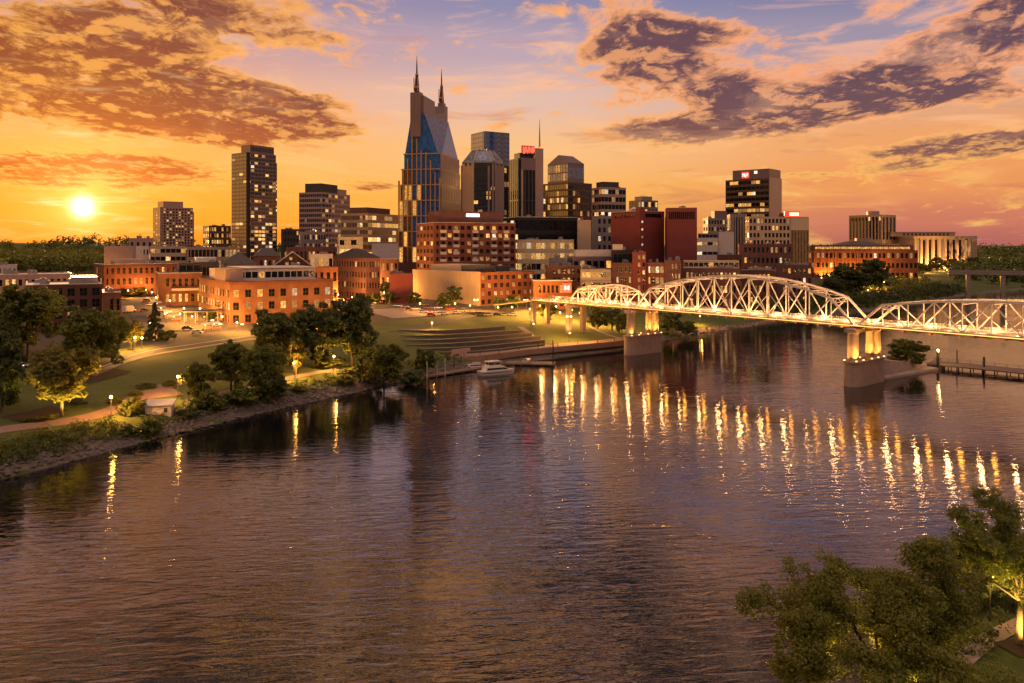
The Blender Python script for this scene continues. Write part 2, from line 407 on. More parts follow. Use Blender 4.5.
def sheet(name, xs, ys, mats, matf=None, zf=height, kind='structure'):
    X, Yv = np.meshgrid(xs, ys); Z = zf(X, Yv)
    n, k = X.shape
    v = np.stack([X.ravel(), Yv.ravel(), Z.ravel()], 1)
    i = (np.arange(n - 1)[:, None] * k + np.arange(k - 1)[None]).ravel()
    f = np.stack([i, i + 1, i + k + 1, i + k], 1)
    me = bpy.data.meshes.new(name); me.from_pydata(v.tolist(), [], f.tolist())
    for m in mats: me.materials.append(m)
    if matf is not None:
        cx_ = v[f, 0].mean(1); cy_ = v[f, 1].mean(1)
        me.polygons.foreach_set('material_index', matf(cx_, cy_).astype(np.int32))
    me.polygons.foreach_set('use_smooth', [True] * len(f)); me.update()
    return tag(link(name, me), kind=kind)
def lines(a, b, st, lo, hi):
    core = np.arange(a, b + .1, st); out = [core]
    q = b; s = st
    while q < hi: s *= 1.16; q += s; out.append([q])
    q = a; s = st; pre = []
    while q > lo: s *= 1.16; q -= s; pre.append(q)
    return np.concatenate([pre[::-1], *out])
def ground_kind(x, y):
    s = shore(x, y)
    k = np.zeros(x.shape)
    city = (s > 96) & (y > 200) & (y < 1500) & (x > -700) & (x < 420) & (y > 250 + x * .2)
    k[city] = 1
    return k
sheet('ground', lines(-330, 440, 3.2, -7000, 7000), lines(20, 720, 3.2, -800, 9000), [M_GRASS, M_PAVE, M_ROCK], ground_kind)
wm = MB(); wm.add([(-3000, -700, 0), (4200, -700, 0), (4200, 3200, 0), (-3000, 3200, 0)], [(0, 1, 2, 3)])
tag(wm.build('river', water_mat()), kind='structure')

def dens(pts, st=3.):
    out = []
    for a, b in zip(pts[:-1], pts[1:]):
        n = max(1, int((b - a).length / st))
        out += [a.lerp(b, k / n) for k in range(n)]
    return out + [pts[-1]]
def smooth(pts, it=3):
    for _ in range(it):
        q = [pts[0]]
        for a, b in zip(pts[:-1], pts[1:]): q += [a.lerp(b, .25), a.lerp(b, .75)]
        pts = q + [pts[-1]]
    return pts
def strip(name, pts, w, mat, lift=.10, across=5, kind='structure', thick=.0, off=0., build=True, mb=None, edge_z=None):
    """a band of surface laid over the ground along a line"""
    P = [Vector((p[0], p[1], 0)) for p in pts]; P = dens(smooth(P, 2), 3.)
    b = mb or MB(); rows = []
    for k, p in enumerate(P):
        d = (P[min(k + 1, len(P) - 1)] - P[max(k - 1, 0)]).normalized(); nrm = Vector((-d.y, d.x, 0))
        rows.append([p + nrm * (off + w * (j / (across - 1) - .5)) for j in range(across)])
    xs = np.array([[q.x for q in r] for r in rows]); ys = np.array([[q.y for q in r] for r in rows])
    zs = height(xs, ys) + lift
    if edge_z is not None: zs = np.full(zs.shape, edge_z)
    vs_ = [(xs[i, j], ys[i, j], zs[i, j]) for i in range(len(P)) for j in range(across)]
    fs = [(i * across + j, i * across + j + 1, (i + 1) * across + j + 1, (i + 1) * across + j) for i in range(len(P) - 1) for j in range(across - 1)]
    fs = [q[::-1] for q in fs]
    b.add(vs_, fs)
    if not build: return P
    o = b.build(name, mat)
    return tag(o, kind=kind) if kind else o
Gp = lambda L, lift=0: [G(x, y, lift) for x, y in L]
# stony bank strip
strip('riverbank', W_SHORE[1:16], 6.5, M_ROCK, .10, 6, off=.8)
# streets
strip('street', Gp([(92, 371), (140, 352), (190, 345), (250, 336), (300, 330)]), 9, M_ROAD)
strip('street', Gp([(172, 346), (150, 325), (140, 310), (150, 296)]), 11, M_ROAD, .12)
strip('street', Gp([(330, 326), (372, 303), (352, 292), (340, 284)]), 16, M_ROAD, .12)
strip('street', Gp([(372, 310), (420, 306), (470, 309), (530, 305)]), 12, M_ROAD, .14)
strip('street', Gp([(395, 332), (440, 322), (500, 312), (560, 310)]), 8, M_ROAD, .11)
strip('pavement', Gp([(92, 376), (140, 357), (190, 349), (255, 339)]), 2.6, M_WALK, .16)
strip('road_line', Gp([(96, 370), (140, 352), (190, 345), (250, 336)]), .3, M_PAINT, .12, 2)
# riverside paths and lawns' walks
strip('path', Gp([(-12, 432), (40, 425), (75, 421), (112, 412), (140, 396), (165, 386), (185, 382)]), 5.0, M_PAVER, .12)
strip('path', Gp([(140, 397), (160, 394), (178, 392)]), 8.0, M_PAVER, .14)
strip('path', Gp([(186, 402), (230, 392), (268, 383), (310, 374), (338, 370)]), 3.2, M_WALK, .12)
strip('path', Gp([(520, 327), (535, 338), (528, 346), (505, 352)]), 3.0, M_WALK, .13)
strip('path', Gp([(588, 326), (602, 333), (622, 340), (630, 342)]), 2.2, M_WALK, .13)
strip('path', Gp([(680, 334), (720, 329), (770, 322)]), 4, M_PAVER, .14)
strip('path', Gp([(1050, 612), (1017, 626), (987, 641), (962, 661), (944, 682), (930, 705)]), 2.2, M_WALK, .10)
strip('plaza', Gp([(386, 309), (420, 317)]), 30, M_WALK, .15)
strip('plaza', Gp([(360, 296), (395, 300)]), 16, M_WALK, .16)
strip('mulch_bed', Gp([(1006, 651), (1030, 647)]), 3.6, M_MULCH, .12)
strip('mulch_bed', Gp([(75, 382), (120, 370)]), 9, M_MULCH, .12)
strip('mulch_bed', Gp([(10, 420), (60, 409)]), 6, M_MULCH, .12)
strip('street', Gp([(905, 282), (878, 289), (858, 296)]), 9, M_ROAD, .14)
# ------------------------------------------------------------------ buildings
M = {
 'brick':   pbr('brick_red', (.20, .066, .038), .9, .42, .25, streak=.2),
 'brick_o': pbr('brick_orange', (.23, .092, .048), .9, .42, .25, streak=.2),
 'brick_d': pbr('brick_dark', (.135, .058, .045), .9, .3, .25, streak=.2),
 'brick_p': pbr('brick_plum', (.16, .070, .064), .9, .3, .25, streak=.2),
 'maroon':  pbr('maroon_panels', (.195, .042, .040), .75, .12, .06, streak=.16, fine=1.),
 'tan':     pbr('tan_stone', (.42, .30, .20), .3, .15, .12, streak=.15),
 'beige':   pbr('beige_concrete', (.52, .38, .27), .85, .14, .12, streak=.18),
 'pink':    pbr('pinkish_concrete', (.40, .27, .235), .3, .12, .1, streak=.15),
 'grey':    pbr('grey_concrete', (.25, .21, .205), .3, .18, .12, streak=.2),
 'mauve':   pbr('mauve_concrete', (.20, .145, .155), .3, .14, .12, streak=.14),
 'dark':    pbr('dark_cladding', (.055, .047, .05), .55, .25, .2),
 'black':   pbr('black_cladding', (.014, .012, .014), .5, .25, .2),
 'white':   pbr('white_panel', (.64, .55, .50), .7, .12, .2, streak=.12),
 'cream':   pbr('cream_render', (.58, .46, .32), .85, .12, .2, streak=.15),
 'bronze':  pbr('bronze_cladding', (.12, .072, .045), .45, .25, .3, metal=.4),
 'roof':    pbr('roof_membrane', (.40, .32, .31), .9, .3, .12, fine=.8),
 'roof_w':  pbr('white_roof_membrane', (.66, .57, .56), .85, .2, .1, fine=.8),
 'roof_d':  pbr('dark_roof', (.055, .048, .052), .85, .3, .3),
 'shingle': pbr('grey_shingle', (.10, .082, .082), .9, .3, .4),
 'metal':   pbr('standing_seam_metal', (.30, .24, .25), .5, .2, .3, metal=.3),
 'steel':   pbr('galvanised_steel', (.30, .27, .26), .5, .2, .8, metal=.5),
 'gold':    pbr('gold_trim', (.55, .30, .11), .35, .15, .3, metal=.55),
 'orange':  pbr('orange_panel', (.55, .17, .04), .6, .1, .3),
 'trim':    pbr('limestone_trim', (.50, .40, .33), .8, .15, .3),
}
GL = {
 'dark': glass('glass_dark', (.010, .011, .015), .05, 1.5),
 'mir':  glass('glass_mirror', (.022, .025, .035), .04, 1.75),
 'blue': glass('glass_blue', (.022, .11, .40), .12, 1.6, .1),
 'paleblue': glass('glass_pale_blue', (.20, .24, .36), .14, 1.7, .15),
 'gold': glass('glass_gold', (.20, .11, .04), .05, 1.9, .2),
}
LIT = [litwin('window_lit_amber', (1., .45, .09), .85), litwin('window_lit_warm', (1., .58, .20), .95),
       litwin('window_lit_dim', (1., .48, .16), .32), litwin('window_lit_pale', (1., .76, .48), .85)]
def pick(r, dark, lit):
    if r.random() < lit:
        return r.choices([1, 2, 3, 4], [4, 3, 8, 1.0])[0]
    return 0
WMESH = {}
def win_mesh(w, h, axis, gm, k, frame):
    key = (round(w, 2), round(h, 2), axis, gm, k, frame)
    if key in WMESH: return WMESH[key]
    b = MB(); g = [GL[gm], *LIT][k]
    if axis == 0: b.box(-w / 2, w / 2, -.02, .05, -h / 2, h / 2, 0)
    else: b.box(-.02, .05, -w / 2, w / 2, -h / 2, h / 2, 0)
    if frame:
        fr = min(.11, w * .08)
        segs = [(-w / 2, w / 2, -h / 2, -h / 2 + fr), (-w / 2, w / 2, h / 2 - fr, h / 2), (-w / 2, -w / 2 + fr, -h / 2 + fr, h / 2 - fr), (w / 2 - fr, w / 2, -h / 2 + fr, h / 2 - fr),
                (-w / 2 + fr, w / 2 - fr, -fr / 2, fr / 2)]
        if w > 1.3: segs.append((-fr / 2, fr / 2, -h / 2 + fr, h / 2 - fr))
        for x0, x1, z0, z1 in segs:
            if axis == 0: b.box(x0, x1, -.07, -.022, z0, z1, 1)
            else: b.box(-.07, -.022, x0, x1, z0, z1, 1)
    me = b.mesh('window', [g, M[frame] if frame else g]); WMESH[key] = me
    return me
FOOT = []     # footprints for the overlap test
def bld(name, label, l, c, r, top, D, a=20, mat='brick', fl=4, bR=8, bL=4, pier=.45, span=.45, gl='dark', lit=.25, style='punch',
        depth=None, base=None, roof='roof', para=.9, cat='building', units=2, frame=None, front=True, skipR=(), relief=.22, trim=None,
        zb=None, maxwin=96, seed=None, bare=(), group=None, cornice=None, base_h=0., sink=1.5, litR=None, litL=None, blankL=False, blankR=False):
    rr = random.Random(seed if seed is not None else hash((l, r, top)) & 0xffff)
    Cx, Cy = gx(c, D), D
    tl, tr = (l - CX) / F, (r - CX) / F
    if l == c: a = -math.degrees(math.atan(tl)) - .3            # side walls seen edge on
    else:
        dd = abs(tl * Cy - Cx); sa = math.sin(math.radians(a)) + tl * math.cos(math.radians(a))
        if depth or not (8 < dd / max(sa, 1e-4) < 70):
            dep_ = depth or 28.
            a = math.degrees(math.asin(min(.98, dd / dep_ / math.hypot(1, tl))) - math.atan(tl))
            depth = None
    A = math.radians(a); ux, uy = math.cos(A), math.sin(A); vx, vy = -uy, ux
    w = depth if r == c else (tr * Cy - Cx) / (ux - tr * uy)
    d = depth if l == c else (tl * Cy - Cx) / (vx - tl * vy)
    if not (2 < w < 260) or not (2 < d < 260): print('BLD?', name, label[:30], 'w %.1f d %.1f' % (w, d))
    cs = [(Cx, Cy), (Cx + ux * w, Cy + uy * w), (Cx + ux * w + vx * d, Cy + uy * w + vy * d), (Cx + vx * d, Cy + vy * d)]
    FOOT.append((label, cs))
    zg = min(ter(*p) for p in cs)
    z0 = (base if base is not None else zg) - sink; z1 = gz(top, D)
    o = (Cx + (ux * w + vx * d) / 2, Cy + (uy * w + vy * d) / 2)
    root = empty(name, (*o, z0), A, label, cat, group)
    hw, hd, h = w / 2, d / 2, z1 - z0
    lo = (sink if zb is None else zb) + base_h        # windows start here (local z)
    rel = relief + .10
    X0, Y0 = -hw, -hd
    wm_ = M[mat]
    b = MB()
    b.box(X0 + rel, hw, Y0 + rel, hd, 0, h - .5)                      # core
    pt_ = .35                                                        # parapet
    b.box(X0 + .01, hw - .001, Y0 + .012, Y0 + pt_, h - .501, h); b.box(X0 + .012, X0 + pt_, Y0 + pt_, hd - pt_, h - .501, h - .002)
    b.box(hw - pt_, hw - .002, Y0 + pt_, hd - pt_, h - .501, h - .004); b.box(X0 + .014, hw - .003, hd - pt_, hd - .001, h - .501, h - .006)
    hi = h - para
    fh = (hi - lo) / fl
    # relief of the two visible faces: piers, spandrels
    faces = []
    if not blankR: faces.append((0, w, bR, litR if litR is not None else lit))
    if not blankL: faces.append((1, d, bL, litL if litL is not None else lit))
    pierw = {}
    for ax, L, n, lt in faces:
        bay = L / n; pw = bay * pier; pierw[ax] = pw
    cp = max([p / 2 for p in pierw.values()] + [.3])
    b.box(X0 + .003, X0 + cp, Y0 + .003, Y0 + cp, 0, h - .5)                          # shared corner
    def slab(ax, s0, s1, za, zb_, dep):
        if ax == 0: b.box(X0 + s0, X0 + s1, Y0 + dep, Y0 + rel + .02, za, zb_)
        else: b.box(X0 + dep, X0 + rel + .02, Y0 + s0, Y0 + s1, za, zb_)
    if blankR: b.box(X0 + cp, hw - .004, Y0 + .006, Y0 + rel + .02, 0, h - .5)
    if blankL: b.box(X0 + .006, X0 + rel + .02, Y0 + cp, hd - .004, 0, h - .5)
    wins = []
    for ax, L, n, lt in faces:
        bay = L / n; pw = pierw[ax]; sh = fh * span
        pd = .006 if style != 'band' else .05
        sd = .03 if style != 'band' else .004
        for k in range(1, n):
            slab(ax, k * bay - pw / 2, k * bay + pw / 2, 0, h - .5, pd)
        slab(ax, L - max(pw / 2, .3), L - .004, 0, h - .5, pd)
        slab(ax, cp, L - .01, 0, lo + sh * .55, sd)
        for k in range(1, fl):
            zc = lo + k * fh
            slab(ax, cp, L - .01, zc - sh * .45, zc + sh * .55, sd)
        slab(ax, cp, L - .01, hi - sh * .45, h - .5, sd)
        ww = bay - pw; wh = fh - sh
        for j in range(fl):
            bias = rr.uniform(.3, 1.7) if style == 'band' else 1
            zc = lo + j * fh + sh * .55 + wh / 2
            if style == 'band':
                wins.append((ax, None, zc, L, wh, [pick(rr, 0, lt * bias) for _ in range(n)], bay))
            else:
                for k in range(n):
                    if (ax, j, k) in skipR: continue
                    s = k * bay + bay / 2
                    if k == 0: s = (cp + bay - pw / 2) / 2; wq = bay - pw / 2 - cp
                    else: wq = ww
                    wins.append((ax, s, zc, wq if k == 0 else ww, wh, pick(rr, 0, lt), bay))
    b.build('wall', wm_, root)
    # windows
    gmats = [GL[gl], *LIT]
    if style == 'band':
        for ax, _, zc, L, wh, ks, bay in wins:
            m = MB(); dp = relief
            for k, q in enumerate(ks):
                s0 = max(k * bay, .3); s1 = min((k + 1) * bay, L - .05)
                if ax == 0: m.add([(X0 + s0, Y0 + dp, -wh / 2), (X0 + s1, Y0 + dp, -wh / 2), (X0 + s1, Y0 + dp, wh / 2), (X0 + s0, Y0 + dp, wh / 2)], [(0, 1, 2, 3)], q)
                else: m.add([(X0 + dp, Y0 + s1, -wh / 2), (X0 + dp, Y0 + s0, -wh / 2), (X0 + dp, Y0 + s0, wh / 2), (X0 + dp, Y0 + s1, wh / 2)], [(0, 1, 2, 3)], q)
            m.build('window_band', gmats, root, (0, 0, zc))
    else:
        wins.sort(key=lambda q: -q[3] * q[4])
        rest = MB()
        ntot = len(wins)
        if ntot > maxwin: rr.shuffle(wins)
        for i, (ax, s, zc, ww, wh, q, bay) in enumerate(wins):
            dp = relief - .03
            if i < maxwin:
                me = win_mesh(ww, wh, ax, gl, q, frame)
                link('window', me, root, (X0 + s, Y0 + dp, zc) if ax == 0 else (X0 + dp, Y0 + s, zc))
            elif ax == 0: rest.box(X0 + s - ww / 2, X0 + s + ww / 2, Y0 + dp - .02, Y0 + dp + .05, zc - wh / 2, zc + wh / 2, q)
            else: rest.box(X0 + dp - .02, X0 + dp + .05, Y0 + s - ww / 2, Y0 + s + ww / 2, zc - wh / 2, zc + wh / 2, q)
        if rest.v: tag(rest.build('window', gmats, root), kind='stuff')
    if cornice:
        q = MB(); o_ = .35
        q.box(X0 - o_, hw, Y0 - o_, Y0 - .002, h - 1.1, h - .35); q.box(X0 - o_, X0 - .002, Y0 - .001, hd, h - 1.1, h - .352)
        q.box(X0 - o_ * .5, hw - .1, Y0 - o_ * .5, Y0 - .003, h - 1.5, h - 1.101); q.box(X0 - o_ * .5, X0 - .003, Y0 - .001, hd - .1, h - 1.5, h - 1.101)
        q.build('cornice', M[cornice], root)
    if trim:       # pale coping along the roof edge
        q = MB(); q.box(X0 - .15, hw + .1, Y0 - .15, Y0 + .45, h + .002, h + .28); q.box(X0 - .15, X0 + .45, Y0 + .452, hd + .1, h + .002, h + .275)
        q.build('coping', M[trim], root)
    rb = MB(); rb.box(X0 + pt_ - .02, hw - pt_ + .02, Y0 + pt_ - .02, hd - pt_ + .02, h - .53, h - .42)
    ro = rb.build('roof', M[roof], root)
    for k in range(units * 2 if h < 60 else units):
        uw, ud, uh = rr.uniform(1.6, min(5, w * .3)), rr.uniform(1.6, min(5, d * .3)), rr.uniform(1., 2.4)
        x, y = rr.uniform(-hw * .7, hw * .7), rr.uniform(-hd * .6, hd * .8)
        q = MB(); q.box(x - uw / 2, x + uw / 2, y - ud / 2, y + ud / 2, h - .42, h - .42 + uh)
        q.box(x - uw / 2 + .2, x + uw / 2 - .2, y - ud / 2 + .2, y + ud / 2 - .2, h - .42 + uh, h - .2 + uh)
        q.tube([((x, y, h - .2 + uh), min(uw, ud) * .28), ((x, y, h + .1 + uh), min(uw, ud) * .28)], 8)
        q.build('roof_unit', M['steel' if k % 2 else 'grey'], ro)
    root['_w'] = w; root['_d'] = d; root['_h'] = h
    print('%-18s w %5.1f d %5.1f h %5.1f z0 %.1f' % (label[:18], w, d, h, z0))
    return root, w, d, h
def block(root, name, fx0, fx1, fy0, fy1, z0, z1, mat, inset=None, glm=None, lit=0.):
    """a box part given in fractions of its building's plan"""
    w, d = root['_w'], root['_d']
    b = MB()
    x0, x1, y0, y1 = -w / 2 + fx0 * w, -w / 2 + fx1 * w, -d / 2 + fy0 * d, -d / 2 + fy1 * d
    b.box(x0, x1, y0, y1, z0, z1)
    b.box(x0 - .15, x1 + .15, y0 - .15, y1 + .15, z1 + .001, z1 + .3)
    o = b.build(name, mat, root)
    if glm is not None:
        n = max(3, int((x1 - x0) / 3)); q = MB(); r = random.Random(3)
        hz = (z1 - z0)
        for k in range(n):
            s0 = x0 + (x1 - x0) * (k + .08) / n; s1 = x0 + (x1 - x0) * (k + .92) / n
            q.box(s0, s1, y0 - .06, y0 - .003, z0 + hz * .25, z0 + hz * .8, pick(r, 0, lit))
        q.build('glazing', [GL[glm], *LIT], o)
    return o
LETTER = {'H': ['1   1', '1   1', '11111', '1   1', '1   1']}
# ---- left skyline
def towers():
    # brown apartment tower by the sun
    r, w, d, h = bld('apartment_tower', 'brown apartment tower nearest the setting sun, stepped crown', 153, 160, 193, 207, 900, 22, 'pink', 22, 11, 3, .42, .42, lit=.25, maxwin=100, cat='tower', units=1)
    block(r, 'crown', .12, .72, .1, .9, h - .45, h + 6.5, M['pink'])
    block(r, 'side_wing', .94, 1.06, .12, .9, 0, h - 5, M['mauve'])
    bld('office_block', 'small dark block with orange lit side left of the tallest left tower', 203, 209, 231, 225.5, 905, 22, 'bronze', 7, 9, 3, .3, .45, lit=.5, cat='building', units=2)
    # tall residential tower
    r, w, d, h = bld('glass_tower', 'tall slab tower with gold lit left side and banded balconies', 231.5, 247, 276, 152, 850, 15, 'mauve', 31, 8, 4, .12, .36, lit=.26, litL=.08, style='band', gl='mir', cat='tower', units=0, relief=.08)
    block(r, 'raised_core', .12, .94, .02, .6, h - .5, h + 8, M['mauve'], glm='mir')
    block(r, 'dark_slot', -.004, .1, -.012, .05, 0, h - .6, M['black'])
    q = MB()
    q.box(w / 2 + .02, w / 2 + 5.8, -d / 2 + 6, d / 2 - 2, 0, h - 8)
    wing = q.build('side_wing', M['dark'], r)
    for k in range(28):
        z = 8 + k * (h - 18) / 28
        q = MB()
        for j in range(3): q.box(w / 2 + .3 + j * 1.85, w / 2 + 1.9 + j * 1.85, -d / 2 + 5.9, -d / 2 + 5.998, 0, 1.9, pick(rnd, 0, .4))
        q.build('window_band', [GL['mir'], *LIT], wing, (0, 0, z))
    bld('office_block', 'plain dark block at the right foot of the tall slab tower', 281, 281, 299, 229, 870, 10, 'dark', 6, 6, 3, .5, .5, lit=.2, depth=25, units=1)
    r, w, d, h = bld('office_tower', 'office tower with golden concrete left side and dark glazed right side', 299, 322, 350, 192, 830, 24, 'pink', 16, 9, 12, .16, .42, lit=.42, style='band', cat='tower', units=1, gl='mir', litL=.05, relief=.07)
    block(r, 'penthouse', .05, .62, .1, .8, h - .4, h + 9, M['dark'])
    block(r, 'plant_room', .62, .95, .1, .7, h - .4, h + 5, M['pink'])
    bld('apartment_block', 'low grey apartment block in front of the golden concrete office tower', 299, 301, 326, 232, 745, 14, 'grey', 5, 9, 2, .45, .5, lit=.4, units=2, maxwin=60)
    r, w, d, h = bld('office_building', 'pale gold office building with dark banded glass beside the twin spire tower', 341, 368, 400, 213, 700, 26, 'tan', 9, 8, 10, .06, .42, lit=.42, style='band', gl='gold', cat='building', units=1, litL=.15, relief=.07)
    block(r, 'penthouse', .1, .8, .15, .8, h - .4, h + 5, M['brick_p'])
    bld('office_building', 'stepped cream building at the foot of the pale gold office', 337, 338.5, 363, 237, 650, 14, 'cream', 5, 4, 2, .1, .45, lit=.4, style='band', units=1)
    # low and mid blocks at the left
    bld('concrete_block', 'windowless beige block with lit yellow stair strips', 104, 104, 133, 246, 640, 4, 'pink', 4, 6, 3, depth=24, blankR=True, blankL=True, units=1)
    b = bld('concrete_block', 'tall beige block behind the yellow striped one, below the sun tower', 129, 129, 153, 238, 760, 4, 'pink', 3, 4, 3, .6, .6, depth=25, blankL=True, lit=.3, units=1)
    bld('parking_garage', 'white parking deck with open dark levels at the foot of the brown apartment tower', 150, 150, 186, 246, 690, 5, 'beige', 4, 7, 3, .1, .5, style='band', lit=.3, depth=36, units=1)
    bld('parking_garage', 'pale parking deck with lit bays right of the white parking deck', 187, 187, 240, 247, 660, 5, 'tan', 3, 14, 3, .2, .35, style='punch', lit=.45, depth=36, units=1, maxwin=60)
    r, w, d, h = bld('pillared_block', 'small block with white panels between the beige blocks and parking deck', 136, 136, 149, 246, 690, 4, 'white', 3, 4, 2, .6, .5, lit=.3, depth=14, units=0)

    # ---- centre skyline
    twin_spire_tower()
    r, w, d, h = bld('glass_tower', 'blue mirrored glass tower standing behind the dark crowned tower', 471, 485, 509.5, 131, 930, 32, 'mauve', 30, 8, 6, .04, .16, style='band', gl='paleblue', lit=.0, cat='tower', units=1, relief=.12)
    block(r, 'dark_slot', .2, .34, -.012, .05, 0, h - .8, GL['blue']); block(r, 'dark_slot', -.012, .05, .05, .2, 0, h - .8, GL['blue'])
    crowned_tower()
    bld('dark_tower', 'narrow dark tower squeezed between the crowned tower and the mast tower', 499, 499, 512, 166, 735, 8, 'black', 16, 5, 3, .2, .3, style='band', lit=.4, depth=25, cat='tower', units=1)
    mast_tower()
    gabled_glass_tower()
    r, w, d, h = bld('office_tower', 'dark tower with pale horizontal bands and stepped roof', 592, 601, 626, 187, 760, 22, 'pink', 12, 7, 4, .08, .40, style='band', lit=.35, cat='tower', units=1)
    block(r, 'plant_room', .1, .75, .1, .8, h - .4, h + 5, M['dark'])
    r, w, d, h = bld('apartment_tower', 'distant grey tower with rooftop aerials right of the banded tower', 629, 641, 658, 200, 1050, 30, 'mauve', 9, 5, 4, .4, .35, lit=.2, cat='tower', units=1)
    block(r, 'penthouse', .2, .8, .2, .8, h - .4, h + 5, M['grey'])
    q = MB()
    for k in range(6): q.tube([((k * 2.2 - 5, 0, h + 4.8), .12), ((k * 2.2 - 5, 0, h + 8 + (k * 7 % 5)), .06)], 5)
    q.build('aerial', M['steel'], r)
    # ---- right skyline
    r, w, d, h = bld('office_tower', 'tall tower with blank pink side and red rooftop sign', 725.5, 769, 781, 178, 880, 50, 'bronze', 17, 3, 10, .06, .42, style='band', lit=.3, blankR=True, cat='tower', units=0, litL=.5)
    q = MB(); q.box(-w / 2 + .1, w / 2 + .4, -d / 2 - .8, -d / 2 - .004, 0, h + 1.2); q.build('side_wall', M['pink'], r)
    block(r, 'penthouse', .1, 1.04, .02, .86, h - .4, h + 10.5, M['mauve'])
    sign_strokes(r, -w / 2 + .1 * w - .2, d * .06, h + 5, 8.5, 7.0)
    q = MB(); q.box(-w / 2 + .1 * w - .3, -w / 2 + .1 * w - .02, -d * .21, -d * .14, h + 6, h + 9); q.build('emblem', emis('sign_cream', (1, .75, .4), 1.6), r)
    r, w, d, h = bld('hotel', 'white gridded hotel tower with a red sign on its roof', 745, 749, 808.5, 216.5, 770, 8, 'beige', 9, 16, 2, .40, .40, lit=.22, cat='hotel', units=1, litL=.3, maxwin=100)
    block(r, 'bay_front', .70, 1.004, -.04, .2, 4, h - 1.2, M['cream'], glm='gold')
    q = MB(); q.box(w * .12, w * .38, -d * .2, -d * .1, h - .4, h + 5.5); q.build('sign_board', emis('sign_red', (1., .03, .02), 1.4), r)
    q = MB(); q.box(w * .20, w * .36, -d * .2 - .2, -d * .2 - .02, h + 1, h + 4.2); q.build('sign_panel', emis('sign_cream', (1, .75, .4), 1.6), r)
    q = MB(); q.tube([((w * .07, -d * .1, h - .4), 2.6), ((w * .07, -d * .1, h + 3), 2.6), ((w * .07, -d * .1, h + 4), 1.2)], 10); q.build('tank', M['brick_p'], r)
    bld('office_building', 'slim building of pale vertical piers left of the white gridded hotel', 727, 730, 746, 214, 800, 12, 'grey', 1, 6, 2, .55, .08, lit=0, units=1)
    r, w, d, h = bld('office_building', 'grey stepped block left of the tower with red rooftop sign', 703, 708, 728, 218, 900, 16, 'grey', 8, 7, 2, .4, .45, lit=.25, units=1)
    block(r, 'penthouse', .35, .98, .1, .8, h - .4, h + 8, M['mauve'])
    r, w, d, h = bld('office_building', 'pale low building with banded front right of the maroon blocks', 697, 697, 718, 238, 660, 6, 'white', 5, 4, 2, .05, .68, style='band', lit=.1, depth=24, units=1)
    block(r, 'roof_storey', .05, .95, .1, .8, h - .4, h + 3.5, M['grey'], glm='dark')
    bld('office_building', 'blank whitish block with stepped right side beside the banded pale one', 718.5, 718.5, 734, 232, 660, 6, 'white', 4, 2, 2, depth=20, blankR=True, blankL=True, units=1)
    stripe_hotel()
    courthouse()
    maroon_block()

def sign_strokes(root, x, yc, zc, w, h):
    """a lit red board with pale glyph strokes, facing the left side of its building"""
    q = MB(); q.box(x - .5, x - .02, yc - w / 2, yc + w / 2, zc - h / 2, zc + h / 2); b = q.build('sign_board', emis('sign_red', (1., .03, .02), 1.4), root)
    q = MB()
    for s0, s1, t0, t1 in [(.36, .40, -.28, .3), (.22, .36, .05, .22), (.14, .2, -.28, .3), (.0, .1, .1, .28), (-.02, .12, -.2, -.02), (-.12, -.06, -.42, .1), (-.28, -.2, -.05, .3), (-.38, -.34, -.25, .3)]:
        q.box(x - .7, x - .51, yc + s0 * w, yc + s1 * w, zc + t0 * h, zc + t1 * h)
    q.build('lettering', emis('sign_white', (1, .9, .75), 1.8), b)

